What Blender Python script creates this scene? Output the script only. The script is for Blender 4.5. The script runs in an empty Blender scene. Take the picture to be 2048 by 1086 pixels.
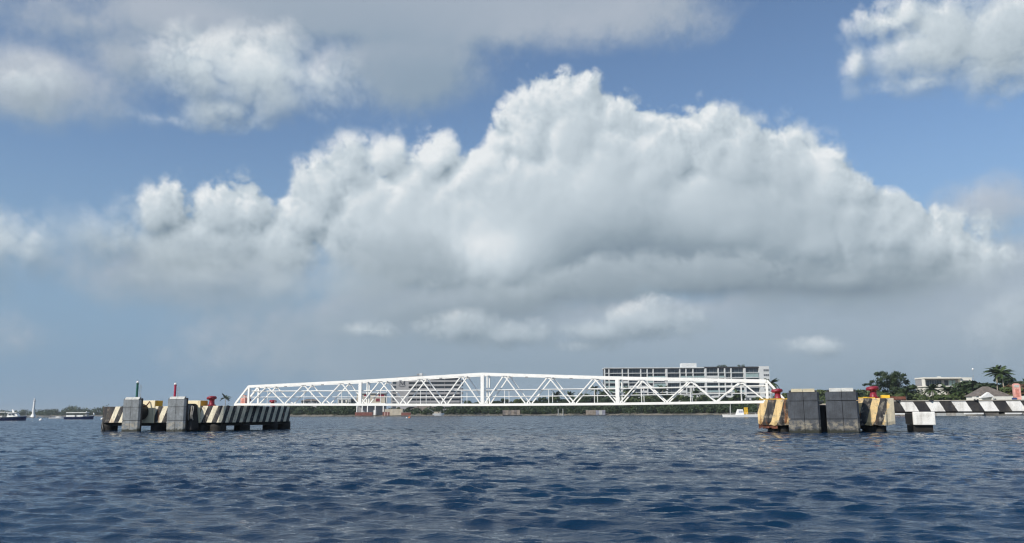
import bpy, bmesh, math, random
import numpy as np
from mathutils import Vector, Matrix, Euler

# ------------------------------------------------------------------ camera, sky, sun, exposure
SC = bpy.context.scene
COL = SC.collection
R = math.radians
PW, PH, FPX = 2048.0, 1086.0, 1650.0        # photograph size and focal length in its pixels
EYE = 1.45                                   # eye height above the sea
PITCH = math.atan((827.0 - PH / 2) / FPX)    # the horizon lies at y = 827 in the middle of the picture
ROLL = R(0.25)

cam_d = bpy.data.cameras.new('camera')
cam = bpy.data.objects.new('camera', cam_d)
COL.objects.link(cam)
cam_d.sensor_width = 36.0
cam_d.lens = 36.0 * FPX / PW
cam_d.clip_start = 0.1
cam_d.clip_end = 30000.0
CAMROT = (Euler((R(90) + PITCH, 0, 0)).to_matrix() @ Euler((0, 0, -ROLL)).to_matrix())
cam.matrix_world = Matrix.Translation((0, 0, EYE)) @ CAMROT.to_4x4()
SC.camera = cam


def ray(px, py):
    return CAMROT @ Vector(((px - PW / 2) / FPX, (PH / 2 - py) / FPX, -1.0)).normalized()


def at(px, py, Y):
    """the point at depth Y seen at photograph pixel (px, py)"""
    d = ray(px, py)
    t = Y / d.y
    return Vector((d.x * t, Y, EYE + d.z * t))


def azel(px, py):
    d = ray(px, py)
    return math.atan2(d.x, d.y), math.asin(d.z)


SUN_AZ, SUN_EL = R(50), R(37)     # left of straight behind the camera; height above the horizon
SUN_DIR = Vector((-math.sin(SUN_AZ) * math.cos(SUN_EL), -math.cos(SUN_AZ) * math.cos(SUN_EL), math.sin(SUN_EL)))
sun_d = bpy.data.lights.new('sun', 'SUN')
sun_d.energy = 4.4
sun_d.angle = R(0.6)
sun_d.color = (1.0, 0.93, 0.82)
sun = bpy.data.objects.new('sun', sun_d)
COL.objects.link(sun)
sun.rotation_euler = (-SUN_DIR).to_track_quat('-Z', 'Y').to_euler()
sun.location = (0, 0, 60)

SC.view_settings.view_transform = 'Standard'
SC.view_settings.look = 'None'
SC.view_settings.exposure = 0.0
SC.view_settings.gamma = 1.0
SC.view_settings.use_curve_mapping = False
SC.render.engine = 'CYCLES'
SC.cycles.use_denoising = True
SC.cycles.use_adaptive_sampling = True
SC.cycles.adaptive_threshold = 0.02
SC.cycles.adaptive_min_samples = 12
SC.cycles.filter_width = 1.25
SC.cycles.max_bounces = 6
SC.cycles.volume_bounces = 0
SC.cycles.sample_clamp_indirect = 4.0


# ---- a small node-building helper
class NT:
    def __init__(self, tree):
        self.t = tree
        self.n = tree.nodes
        self.l = tree.links

    def node(self, kind, **kw):
        nd = self.n.new(kind)
        for k, v in kw.items():
            setattr(nd, k, v)
        return nd

    def put(self, sock, v):
        if v is None:
            return
        if isinstance(v, bpy.types.NodeSocket):
            self.l.new(v, sock)
        elif isinstance(v, (tuple, list)) and sock.type == 'RGBA' and len(v) == 3:
            sock.default_value = (*v, 1.0)
        else:
            sock.default_value = v

    def m(self, op, a, b=None, c=None, clamp=False):
        nd = self.node('ShaderNodeMath', operation=op, use_clamp=clamp)
        for i, v in enumerate((a, b, c)):
            self.put(nd.inputs[i], v)
        return nd.outputs[0]

    def v(self, op, a, b=None, scale=None):
        nd = self.node('ShaderNodeVectorMath', operation=op)
        self.put(nd.inputs[0], a)
        if b is not None:
            self.put(nd.inputs[1], b)
        if scale is not None:
            self.put(nd.inputs['Scale'], scale)
        return nd.outputs['Value'] if op in ('LENGTH', 'DOT_PRODUCT', 'DISTANCE') else nd.outputs['Vector']

    def xyz(self, x=0.0, y=0.0, z=0.0):
        nd = self.node('ShaderNodeCombineXYZ')
        for i, v in enumerate((x, y, z)):
            self.put(nd.inputs[i], v)
        return nd.outputs[0]

    def sep(self, v):
        nd = self.node('ShaderNodeSeparateXYZ')
        self.put(nd.inputs[0], v)
        return nd.outputs

    def noise(self, vec, scale, detail=4.0, rough=0.5, dist=0.0, dims='3D', lac=2.0, color=False):
        nd = self.node('ShaderNodeTexNoise', noise_dimensions=dims)
        self.put(nd.inputs['Vector'], vec)
        nd.inputs['Scale'].default_value = scale
        nd.inputs['Detail'].default_value = detail
        nd.inputs['Roughness'].default_value = rough
        nd.inputs['Lacunarity'].default_value = lac
        nd.inputs['Distortion'].default_value = dist
        return nd.outputs['Color' if color else 'Fac']

    def voro(self, vec, scale, detail=0.0, rough=0.5, dims='2D', feature='F1', rand=1.0):
        nd = self.node('ShaderNodeTexVoronoi', voronoi_dimensions=dims, feature=feature)
        self.put(nd.inputs['Vector'], vec)
        nd.inputs['Scale'].default_value = scale
        if 'Detail' in nd.inputs:
            nd.inputs['Detail'].default_value = detail
            nd.inputs['Roughness'].default_value = rough
        nd.inputs['Randomness'].default_value = rand
        return nd.outputs['Distance']

    def ss(self, x, lo, hi):
        nd = self.node('ShaderNodeMapRange', interpolation_type='SMOOTHSTEP')
        self.put(nd.inputs['Value'], x)
        self.put(nd.inputs['From Min'], lo)
        self.put(nd.inputs['From Max'], hi)
        return nd.outputs[0]

    def lin(self, x, lo, hi, a=0.0, b=1.0):
        nd = self.node('ShaderNodeMapRange')
        self.put(nd.inputs['Value'], x)
        for k, v in (('From Min', lo), ('From Max', hi), ('To Min', a), ('To Max', b)):
            self.put(nd.inputs[k], v)
        return nd.outputs[0]

    def mix(self, f, a, b, mode='MIX'):
        nd = self.node('ShaderNodeMix', data_type='RGBA', blend_type=mode)
        self.put(nd.inputs[0], f)
        self.put(nd.inputs[6], a)
        self.put(nd.inputs[7], b)
        return nd.outputs[2]

    def ramp(self, f, stops, interp='LINEAR'):
        nd = self.node('ShaderNodeValToRGB')
        el = nd.color_ramp.elements
        nd.color_ramp.interpolation = interp
        while len(el) < len(stops):
            el.new(0.5)
        for e, (p, c) in zip(el, stops):
            e.position = p
            e.color = (*c, 1.0)
        self.put(nd.inputs[0], f)
        return nd.outputs[0]


def lin8(r, g, b):
    """8-bit display colour to scene-linear"""
    return tuple(((c / 255 + 0.055) / 1.055) ** 2.4 if c > 10 else c / 255 / 12.92 for c in (r, g, b))


# ------------------------------------------------------------------ the sky: clear-air model plus clouds laid out by direction
SKY_STRENGTH = 0.12


def build_sky():
    w = bpy.data.worlds.new('World')
    SC.world = w
    w.use_nodes = True
    w.cycles.sampling_method = 'MANUAL'
    w.cycles.sample_map_resolution = 256
    w.node_tree.nodes.clear()
    T = NT(w.node_tree)
    out = T.node('ShaderNodeOutputWorld')
    bg = T.node('ShaderNodeBackground')
    bg.inputs['Strength'].default_value = SKY_STRENGTH
    T.l.new(bg.outputs[0], out.inputs[0])
    sky = T.node('ShaderNodeTexSky', sky_type='NISHITA')
    sky.sun_disc = False
    sky.sun_elevation = SUN_EL
    sky.sun_rotation = math.atan2(SUN_DIR.x, SUN_DIR.y)
    sky.altitude = 0.0
    sky.air_density = 1.0
    sky.dust_density = 0.35
    sky.ozone_density = 3.0
    d = T.node('ShaderNodeTexCoord').outputs['Generated']
    x, y, z = T.sep(d)
    # unit: one photograph pixel at the picture's middle; u to the right, v up, origin on the horizon ahead
    u = T.m('MULTIPLY', T.m('ARCTAN2', x, y), FPX)
    v = T.m('MULTIPLY', T.m('ARCSINE', z), FPX)
    x3, y3, z3 = (T.m('MULTIPLY', c, FPX) for c in (x, y, z))
    S = 1.0 / SKY_STRENGTH

    def uv(px, py):
        a, e = azel(px, py)
        return a * FPX, e * FPX

    def ell(G, p, b):
        """offset from the middle of an ellipse given in photograph pixels, in units of its radii"""
        cx, cy = uv(b[0], b[1])
        nd = G.node('ShaderNodeVectorMath', operation='MULTIPLY_ADD')
        G.put(nd.inputs[0], p)
        nd.inputs[1].default_value = (1 / b[2], 1 / b[3], 0)
        nd.inputs[2].default_value = (-cx / b[2], -cy / b[3], 0)
        return nd.outputs[0]

    def group(ins, fn):
        g = bpy.data.node_groups.new('cloud_field', 'ShaderNodeTree')
        for n_ in ins:
            g.interface.new_socket(n_, in_out='INPUT', socket_type='NodeSocketVector')
        g.interface.new_socket('value', in_out='OUTPUT', socket_type='NodeSocketFloat')
        G = NT(g)
        gi = G.node('NodeGroupInput')
        go = G.node('NodeGroupOutput')
        G.put(go.inputs[0], fn(G, *[gi.outputs[i] for i in range(len(ins))]))
        return g

    def call(g, *args):
        nd = T.node('ShaderNodeGroup')
        nd.node_tree = g
        for i, a_ in enumerate(args):
            T.put(nd.inputs[i], a_)
        return nd.outputs[0]

    def sdf(G, p, blobs, k):
        """smooth union of ellipses (cx, cy, rx, ry)"""
        acc = None
        for b in blobs:
            ln = G.v('LENGTH', ell(G, p, b))
            rm = math.sqrt(b[2] * b[3])
            f = G.m('MULTIPLY_ADD', ln, -rm, rm)
            acc = f if acc is None else G.m('SMOOTH_MAX', acc, f, k)
        return acc

    def glow(G, p, blobs):
        """sum of soft spots (cx, cy, rx, ry, amount)"""
        acc = None
        for b in blobs:
            e_ = ell(G, p, b)
            g = G.m('POWER', 0.3679, G.v('DOT_PRODUCT', e_, e_))
            acc = G.m('MULTIPLY', g, b[4]) if acc is None else G.m('MULTIPLY_ADD', g, b[4], acc)
        return acc

    def turb(G, p3, seed, wisp, billow, scale, detail):
        """turbulence, as an offset in pixels: wisps from plain noise, cauliflower knobs from inverted ridges"""
        q = G.v('ADD', p3, (seed * 1310.0, seed * 570.0, seed * 910.0))
        t = G.m('MULTIPLY', G.m('SUBTRACT', G.noise(q, 1 / scale, detail, 0.66), 0.5), wisp * 2.0)
        if billow:
            nd = G.node('ShaderNodeTexNoise', noise_dimensions='3D', noise_type='RIDGED_MULTIFRACTAL', normalize=False)
            G.put(nd.inputs['Vector'], q)
            for k_, v_ in (('Scale', 3.0 / scale), ('Detail', 5.0), ('Roughness', 0.62), ('Lacunarity', 2.2), ('Offset', 0.9), ('Gain', 1.6)):
                nd.inputs[k_].default_value = v_
            t = G.m('MULTIPLY_ADD', G.m('SUBTRACT', 1.0, nd.outputs['Fac']), billow, t)
        return t

    def chained(prev):
        """a layer's coordinates; they wait for the layer below so that few values are alive at a time"""
        sc = T.node('ShaderNodeSeparateColor')
        T.put(sc.inputs[0], prev)
        t = T.m('MULTIPLY', sc.outputs[0], 1e-7)
        return T.xyz(T.m('ADD', u, t), v, 0.0), T.xyz(T.m('ADD', x3, t), y3, z3)

    def shade(bright, stops):
        return T.ramp(bright, [(p, tuple(q * S for q in lin8(*c))) for p, c in stops])

    def layer(under, blobs, spots, base_b, k, seed, wisp, billow, scale, detail, relief, lo, hi, cov, stops, round_h=90.0,
              soft=None, step=(-14.0, 20.0)):
        P, D3 = chained(under)
        g = group(('p', 'p3'), lambda G, p, p3: G.m('ADD', sdf(G, p, blobs, k), turb(G, p3, seed, wisp, billow, scale, detail)))
        f0 = call(g, P, D3)
        if soft:
            hi = T.m('ADD', hi, call(group(('p',), lambda G, p: glow(G, p, soft)), P))
        alpha = T.m('MULTIPLY', T.ss(f0, lo, hi), cov)
        b = base_b
        if spots:
            b = T.m('ADD', call(group(('p',), lambda G, p: glow(G, p, spots)), P), base_b)
        if relief:
            t = T.m('MULTIPLY', f0, 1e-7)
            f1 = call(g, T.v('ADD', P, T.xyz(T.m('ADD', t, step[0]), step[1], 0.0)),
                      T.v('ADD', D3, T.xyz(T.m('ADD', t, step[0]), 0.0, step[1])))

            def h(f):
                return T.m('ARCTANGENT', T.m('DIVIDE', f, round_h))
            deep_in = T.m('MULTIPLY_ADD', T.ss(f0, 120.0, 0.0), 0.50, 0.50)      # relief flattens inside the cloud
            b = T.m('MULTIPLY_ADD', T.m('MULTIPLY', T.m('SUBTRACT', h(f0), h(f1)), deep_in), relief * round_h, b)
        return T.mix(alpha, under, shade(b, stops))

    STD = [(0.0, (112, 130, 146)), (0.3, (146, 161, 172)), (0.55, (178, 191, 200)), (0.78, (202, 213, 220)), (1.0, (234, 238, 240))]

    # distant haze bank along the whole horizon, greyer to the right under the big cloud
    c = T.mix(T.m('MULTIPLY', T.ss(v, 560.0, 60.0), 0.93), sky.outputs[0], tuple(q * S for q in lin8(130, 157, 184)))

    # clouds outside the frame: the same kind of cloud, placed by noise alone
    qn = T.v('MULTIPLY', d, (3.2, 3.2, 6.5))
    n0 = T.noise(qn, 1.0, 6.0, 0.56, 0.0)
    n1 = T.noise(T.v('ADD', qn, (-0.06, -0.06, 0.16)), 1.0, 4.0, 0.56, 0.0)
    o = T.m('MAXIMUM', T.ss(T.m('ABSOLUTE', u), 1080.0, 1500.0), T.ss(v, 880.0, 1250.0))
    o = T.m('MULTIPLY', o, T.ss(v, 20.0, 160.0))
    gb = T.m('MULTIPLY_ADD', T.m('SUBTRACT', n0, n1), 2.4, 0.55)
    c = T.mix(T.m('MULTIPLY', T.m('MULTIPLY', T.ss(n0, 0.50, 0.62), o), 0.93), c, shade(gb, STD))

    # soft layer: the grey deck across the top and the veil low on the right
    c = layer(c,
              [(760, 0, 640, 90), (1230, 25, 250, 80), (420, 30, 260, 80), (810, 130, 200, 105), (60, 165, 190, 62), (150, 40, 110, 40), (250, 110, 100, 50),
               (1300, 700, 900, 110), (1850, 650, 480, 130), (850, 660, 420, 110), (2060, 620, 260, 130), (430, 560, 260, 70), (1990, 410, 90, 40),
               (30, 680, 50, 24)],
              [(1180, 70, 280, 60, 0.14), (1050, 0, 300, 50, 0.05), (60, 130, 150, 70, 0.16), (330, 20, 200, 50, 0.14), (840, 160, 130, 70, -0.12), (170, 50, 120, 60, -0.04),
               (1100, 720, 330, 50, -0.04), (1750, 600, 300, 50, -0.02), (2000, 590, 150, 80, 0.06), (1400, 770, 1000, 70, -0.10), (820, 700, 300, 70, -0.05), (430, 570, 260, 70, -0.06),
               (2000, 400, 120, 60, 0.10), (700, 650, 300, 60, -0.02), (1500, 650, 500, 40, -0.03)],
              0.58, 60.0, 3.1, 130.0, 0.0, 240.0, 7.0, 0.0036, -40.0, 80.0, 0.84,
              [(0.0, (116, 138, 158)), (0.3, (134, 154, 170)), (0.5, (154, 170, 184)), (0.75, (184, 192, 202)), (1.0, (218, 221, 224))])
    # crisp cumulus: the big cloud, its smaller neighbour, the corner clouds
    c = layer(c,
              [(700, 335, 75, 85), (765, 315, 66, 78), (865, 318, 68, 76), (650, 380, 70, 85), (610, 450, 60, 70), (1060, 285, 85, 122), (1140, 290, 100, 132),
               (1005, 280, 40, 80), (1220, 330, 110, 132), (1310, 340, 110, 125), (1425, 310, 80, 98), (1480, 335, 110, 116), (1570, 350, 100, 112),
               (1645, 385, 76, 105), (1700, 425, 62, 92), (1770, 475, 100, 80), (1860, 525, 110, 86), (1940, 555, 85, 82), (2015, 625, 90, 72),
               (1130, 450, 350, 190), (850, 460, 240, 140), (1450, 470, 330, 160), (1700, 560, 330, 80),
               (322, 438, 78, 78), (450, 440, 90, 80), (490, 430, 50, 66), (390, 510, 200, 92), (215, 490, 130, 66), (560, 510, 100, 80),
               (400, 140, 120, 85), (520, 140, 175, 95), (640, 160, 115, 80), (440, 215, 100, 46), (320, 238, 70, 18),
               (1890, 90, 150, 90), (1990, 90, 130, 100), (1800, 40, 100, 45), (1710, 130, 34, 45), (1860, 160, 150, 30), (2100, 100, 130, 80),
               (55, 500, 100, 82), (-50, 495, 120, 80), (60, 165, 120, 55)],
              [(1090, 260, 150, 110, 0.10), (1130, 400, 260, 90, 0.05), (870, 285, 80, 60, 0.18), (750, 290, 100, 60, 0.14), (690, 380, 80, 80, 0.04), (1290, 300, 60, 80, 0.08),
               (1430, 240, 80, 60, 0.05), (1640, 310, 36, 60, 0.24), (1390, 420, 60, 80, 0.10), (1470, 460, 60, 40, 0.08),
               (985, 505, 110, 55, 0.46), (1180, 370, 60, 60, 0.08), (460, 400, 70, 50, 0.03), (860, 420, 150, 60, 0.06), (1690, 370, 40, 50, 0.08),
               (1640, 495, 110, 34, 0.24), (1880, 470, 60, 40, 0.12), (1950, 500, 40, 60, 0.12),
               (1180, 560, 340, 80, -0.26), (1480, 550, 330, 80, -0.34), (1290, 480, 240, 110, -0.18), (1780, 560, 180, 50, -0.24),
               (300, 540, 260, 80, -0.26), (620, 590, 200, 70, -0.2), (480, 120, 150, 50, 0.16), (660, 150, 60, 50, 0.08), (420, 215, 120, 50, -0.08),
               (1900, 180, 170, 40, -0.05), (60, 165, 140, 60, -0.06), (40, 580, 120, 40, -0.15), (40, 470, 90, 50, 0.1), (330, 440, 120, 60, -0.06), (1530, 360, 120, 80, -0.04)],
              0.62, 18.0, 1.7, 70.0, 17.0, 220.0, 9.0, 0.0110, -7.0, 16.0, 0.97, STD, 110.0,
              [(500, 160, 330, 120, 85.0), (680, 130, 140, 120, 60.0), (1900, 130, 260, 130, 80.0), (300, 560, 300, 70, 90.0), (1750, 610, 450, 60, 90.0), (40, 560, 160, 60, 60.0), (2020, 640, 160, 90, 90.0),
               (600, 600, 250, 80, 80.0), (80, 165, 200, 90, 100.0), (150, 430, 110, 70, 110.0), (1300, 620, 500, 50, 90.0)])
    # darker ragged cloud in front of its foot, and the small pale ones below
    c = layer(c,
              [(860, 525, 78, 66), (720, 570, 170, 90), (560, 570, 150, 70), (1010, 622, 260, 72), (1240, 580, 250, 75), (1450, 560, 230, 55),
               (860, 635, 280, 75), (420, 555, 180, 50), (1060, 635, 170, 52), (1660, 560, 170, 42), (700, 655, 220, 45)],
              [(880, 490, 90, 36, 0.06), (1060, 630, 240, 30, -0.14), (1460, 590, 240, 26, -0.10), (540, 560, 170, 60, 0.12), (420, 545, 140, 60, 0.14),
               (1300, 520, 200, 40, 0.08), (720, 600, 160, 50, 0.05), (860, 650, 160, 30, -0.06)],
              0.36, 26.0, 5.3, 96.0, 14.0, 230.0, 8.0, 0.0042, -10.0, 52.0, 0.78, STD, 90.0,
              [(480, 600, 320, 60, 110.0), (1550, 610, 300, 40, 110.0), (850, 700, 500, 70, 150.0), (1250, 640, 260, 40, 120.0)])
    c = layer(c,
              [(1290, 640, 125, 52), (1200, 662, 100, 32), (920, 655, 110, 42), (1010, 668, 110, 34), (1640, 690, 60, 20), (1150, 690, 80, 18), (730, 660, 80, 22)],
              [(1290, 625, 90, 30, 0.16), (1200, 690, 300, 20, -0.1)],
              0.46, 20.0, 9.1, 64.0, 6.0, 130.0, 8.0, 0.009, -8.0, 40.0, 0.66, STD)
    T.put(bg.inputs['Color'], c)


build_sky()


# ------------------------------------------------------------------ mesh and object helpers
class MB:
    """collects shapes; build() links them as ONE mesh object"""

    def __init__(self):
        self.v = []
        self.f = []

    def add(self, vs, fs):
        n = len(self.v)
        self.v += [tuple(p) for p in vs]
        self.f += [tuple(i + n for i in q) for q in fs]
        return self

    def box(self, x0, y0, z0, x1, y1, z1):
        vs = [(x, y, z) for z in (z0, z1) for y in (y0, y1) for x in (x0, x1)]
        return self.add(vs, [(0, 2, 3, 1), (4, 5, 7, 6), (0, 1, 5, 4), (2, 6, 7, 3), (0, 4, 6, 2), (1, 3, 7, 5)])

    def prism(self, poly, z0, z1, top=None):
        """poly counter-clockwise in x, y; top may be another outline of the same length"""
        n = len(poly)
        top = top or poly
        vs = [(x, y, z0) for x, y in poly] + [(x, y, z1) for x, y in top]
        fs = [tuple(reversed(range(n))), tuple(range(n, 2 * n))] + [(i, (i + 1) % n, (i + 1) % n + n, i + n) for i in range(n)]
        return self.add(vs, fs)

    def bar(self, p, q, w, h=None, up=(0, 0, 1)):
        """square-section beam from p to q"""
        h = h or w
        p, q = Vector(p), Vector(q)
        d = (q - p).normalized()
        s = d.cross(Vector(up))
        if s.length < 1e-4:
            s = d.cross(Vector((1, 0, 0)))
        s.normalize()
        t = s.cross(d).normalized()
        s, t = s * w / 2, t * h / 2
        vs = [p - s - t, p + s - t, p + s + t, p - s + t, q - s - t, q + s - t, q + s + t, q - s + t]
        return self.add(vs, [(3, 2, 1, 0), (4, 5, 6, 7), (0, 1, 5, 4), (1, 2, 6, 5), (2, 3, 7, 6), (3, 0, 4, 7)])

    def tube(self, pts, r, n=8, caps=True):
        pts = [Vector(p) for p in pts]
        rs = r if isinstance(r, (list, tuple)) else [r] * len(pts)
        vs, fs = [], []
        ref = Vector((0.31, 0.17, 0.93))
        for i, p in enumerate(pts):
            d = (pts[min(i + 1, len(pts) - 1)] - pts[max(i - 1, 0)]).normalized()
            a = d.cross(ref)
            if a.length < 1e-3:
                a = d.cross(Vector((1, 0, 0)))
            a.normalize()
            b = d.cross(a)
            for k in range(n):
                t = 2 * math.pi * k / n
                vs.append(p + (a * math.cos(t) + b * math.sin(t)) * rs[i])
        for i in range(len(pts) - 1):
            for k in range(n):
                fs.append((i * n + k, i * n + (k + 1) % n, (i + 1) * n + (k + 1) % n, (i + 1) * n + k))
        if caps:
            fs.append(tuple(reversed(range(n))))
            fs.append(tuple(range((len(pts) - 1) * n, len(pts) * n)))
        return self.add(vs, fs)

    def lathe(self, prof, n=20, c=(0, 0, 0), axis='z', sx=1.0, sy=1.0):
        """prof: (radius, height) pairs from bottom to top"""
        vs, fs = [], []
        for r, h in prof:
            for k in range(n):
                t = 2 * math.pi * k / n
                a, b = r * math.cos(t) * sx, r * math.sin(t) * sy
                vs.append((c[0] + a, c[1] + b, c[2] + h) if axis == 'z' else (c[0] + a, c[1] - h, c[2] + b))
        m = len(prof)
        for i in range(m - 1):
            for k in range(n):
                fs.append((i * n + k, i * n + (k + 1) % n, (i + 1) * n + (k + 1) % n, (i + 1) * n + k))
        fs.append(tuple(reversed(range(n))))
        fs.append(tuple(range((m - 1) * n, m * n)))
        return self.add(vs, fs)

    def mesh(self, name, mat=None, smooth=False, bevel=0.0, seg=2):
        me = bpy.data.meshes.new(name)
        me.from_pydata(self.v, [], self.f)
        if bevel:
            bm = bmesh.new()
            bm.from_mesh(me)
            bmesh.ops.bevel(bm, geom=list(bm.edges), offset=bevel, segments=seg, affect='EDGES', profile=0.5, clamp_overlap=True)
            bm.to_mesh(me)
            bm.free()
        if smooth:
            me.polygons.foreach_set('use_smooth', [True] * len(me.polygons))
        if mat:
            me.materials.append(mat)
        me.update()
        return me

    def build(self, name, mat, parent=None, smooth=False, bevel=0.0, loc=None, seg=2):
        return link(name, self.mesh(name, mat, smooth, bevel, seg), parent, loc)


def link(name, data, parent=None, loc=None, rotz=0.0):
    o = bpy.data.objects.new(name, data)
    COL.objects.link(o)
    if parent:
        o.parent = parent
    if loc is not None:
        o.location = loc
    if rotz:
        o.rotation_euler = (0, 0, rotz)
    return o


def tag(o, label, cat, group=None):
    o['label'] = label
    o['category'] = cat
    if group:
        o['group'] = group
    return o


def thing(name, label, cat, loc=(0, 0, 0), rotz=0.0, group=None):
    return tag(link(name, None, None, loc, rotz), label, cat, group)


_boxes = {}


def piece(name, mat, parent, x0, y0, z0, x1, y1, z1):
    """a box-shaped piece; alike pieces share their mesh"""
    key = (name, mat.name, round(x1 - x0, 2), round(y1 - y0, 2), round(z1 - z0, 2))
    if key not in _boxes:
        a, b, c = (x1 - x0) / 2, (y1 - y0) / 2, (z1 - z0) / 2
        _boxes[key] = MB().box(-a, -b, -c, a, b, c).mesh(name, mat)
    return link(name, _boxes[key], parent, ((x0 + x1) / 2, (y0 + y1) / 2, (z0 + z1) / 2))


# ------------------------------------------------------------------ materials
def new_mat(name):
    m = bpy.data.materials.new(name)
    m.use_nodes = True
    m.node_tree.nodes.clear()
    T = NT(m.node_tree)
    out = T.node('ShaderNodeOutputMaterial')
    bs = T.node('ShaderNodeBsdfPrincipled')
    T.l.new(bs.outputs[0], out.inputs[0])
    return m, T, bs


def plain(name, c, rough=0.6, var=0.12, scale=1.5, metal=0.0, bump=0.0, spec=0.5):
    """one colour with uneven fading"""
    m, T, bs = new_mat(name)
    p = T.node('ShaderNodeTexCoord').outputs['Object']
    n = T.noise(p, scale, 5.0, 0.6)
    bs.inputs['Roughness'].default_value = rough
    bs.inputs['Metallic'].default_value = metal
    bs.inputs['Specular IOR Level'].default_value = spec
    lo = tuple(q * (1 - var) for q in c)
    hi = tuple(min(1.0, q * (1 + var)) for q in c)
    T.put(bs.inputs['Base Color'], T.mix(T.ss(n, 0.3, 0.7), lo, hi))
    if bump:
        b = T.node('ShaderNodeBump')
        b.inputs['Strength'].default_value = bump
        b.inputs['Distance'].default_value = 0.02
        T.put(b.inputs['Height'], T.noise(p, scale * 8, 4.0, 0.6))
        T.put(bs.inputs['Normal'], b.outputs[0])
    return m


def streaks(T, p, sx=5.0, sz=0.5):
    """vertical run marks"""
    return T.noise(T.v('MULTIPLY', p, (sx, sx, sz)), 1.0, 4.0, 0.6)


def painted_stripes(name, light, dark, period, slant, kx=1.0, ky=1.0, shift=0.0, wear=0.35, rust=0.3, duty=0.5, bare=None, dark_to=None):
    """slanting hazard stripes on worn concrete; x and y run along the walls, z up"""
    m, T, bs = new_mat(name)
    p = T.node('ShaderNodeTexCoord').outputs['Object']
    x, y, z = T.sep(p)
    wob = T.m('MULTIPLY', T.m('SUBTRACT', T.noise(p, 2.5, 3.0, 0.5), 0.5), 0.08)
    s = T.m('ADD', T.m('ADD', T.m('MULTIPLY', x, kx), T.m('MULTIPLY', y, ky)), T.m('MULTIPLY_ADD', z, slant, shift))
    s = T.m('FRACT', T.m('DIVIDE', T.m('ADD', s, wob), period))
    white = T.m('LESS_THAN', s, duty)
    if dark_to is not None:      # the end bay is black to its full height
        white = T.m('MULTIPLY', white, T.m('GREATER_THAN', T.m('MULTIPLY_ADD', z, -0.30, x), dark_to))
    c = T.mix(white, dark, light)
    n = T.noise(p, 1.1, 6.0, 0.62)
    grime = T.ss(T.m('ADD', T.m('MULTIPLY', n, 0.6), T.m('MULTIPLY', streaks(T, p, 3.0, 0.35), 0.4)), 0.42, 0.72)
    c = T.mix(T.m('MULTIPLY', grime, 0.5), c, (0.16, 0.14, 0.11))
    chip = T.ss(T.noise(p, 2.3, 7.0, 0.68), 0.60 - wear * 0.12, 0.68 - wear * 0.08)
    c = T.mix(T.m('MULTIPLY', chip, wear), c, (0.30, 0.27, 0.22))
    if bare is not None:      # paint gone towards one end, pale rough concrete showing
        e_ = T.m('ADD', T.m('SUBTRACT', x, bare), T.m('MULTIPLY', T.m('SUBTRACT', T.noise(p, 1.3, 5.0, 0.65), 0.5), 1.9))
        c = T.mix(T.m('MULTIPLY', T.ss(e_, 0.0, 0.12), 0.92), c, T.mix(T.noise(p, 5.0, 5.0, 0.7), (0.62, 0.58, 0.46), (0.30, 0.27, 0.20)))
    r = T.ss(streaks(T, T.v('ADD', p, (3.3, 7.7, 1.0)), 1.8, 0.35), 0.66 - rust * 0.16, 0.80 - rust * 0.12)
    c = T.mix(T.m('MULTIPLY', r, min(1.0, rust * 1.5)), c, T.mix(n, (0.46, 0.17, 0.03), (0.13, 0.05, 0.022)))
    T.put(bs.inputs['Base Color'], c)
    bs.inputs['Roughness'].default_value = 0.75
    b = T.node('ShaderNodeBump')
    b.inputs['Strength'].default_value = 0.5
    b.inputs['Distance'].default_value = 0.03
    T.put(b.inputs['Height'], T.noise(p, 6.0, 6.0, 0.65))
    T.put(bs.inputs['Normal'], b.outputs[0])
    return m


def fender_face(name, c, top=None):
    """scuffed plastic fender pad with a tide mark"""
    m, T, bs = new_mat(name)
    g = T.node('ShaderNodeNewGeometry').outputs['Position']
    z = T.sep(g)[2]
    n = T.noise(g, 1.6, 6.0, 0.65)
    v = T.noise(T.v('MULTIPLY', g, (14.0, 14.0, 0.6)), 1.0, 4.0, 0.6)
    base = T.mix(T.ss(n, 0.32, 0.68), tuple(q * 0.72 for q in c), tuple(q * 1.25 for q in c))
    base = T.mix(T.m('MULTIPLY', T.ss(v, 0.45, 0.7), 0.45), base, tuple(q * 0.45 for q in c))
    base = T.mix(T.m('MULTIPLY', T.ss(T.noise(g, 5.0, 4.0, 0.7), 0.70, 0.76), 0.7), base, (0.5, 0.5, 0.48))
    h = T.m('ADD', z, T.m('MULTIPLY', T.m('SUBTRACT', T.noise(g, 2.6, 5.0, 0.7), 0.5), 0.7))
    tide = T.m('MULTIPLY', T.ss(h, 0.95, 0.62), T.ss(h, 0.1, 0.4))
    patch = T.ss(T.noise(T.v('MULTIPLY', g, (2.2, 2.2, 3.0)), 1.0, 5.0, 0.7), 0.40, 0.62)
    base = T.mix(T.m('MULTIPLY', T.m('MULTIPLY', tide, patch), 0.7), base, (0.36, 0.32, 0.24))
    base = T.mix(T.ss(h, 0.30, 0.12), base, (0.022, 0.024, 0.016))
    T.put(bs.inputs['Base Color'], base)
    bs.inputs['Roughness'].default_value = 0.62
    b = T.node('ShaderNodeBump')
    b.inputs['Strength'].default_value = 0.35
    b.inputs['Distance'].default_value = 0.02
    T.put(b.inputs['Height'], T.noise(g, 9.0, 5.0, 0.6))
    T.put(bs.inputs['Normal'], b.outputs[0])
    return m


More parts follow.
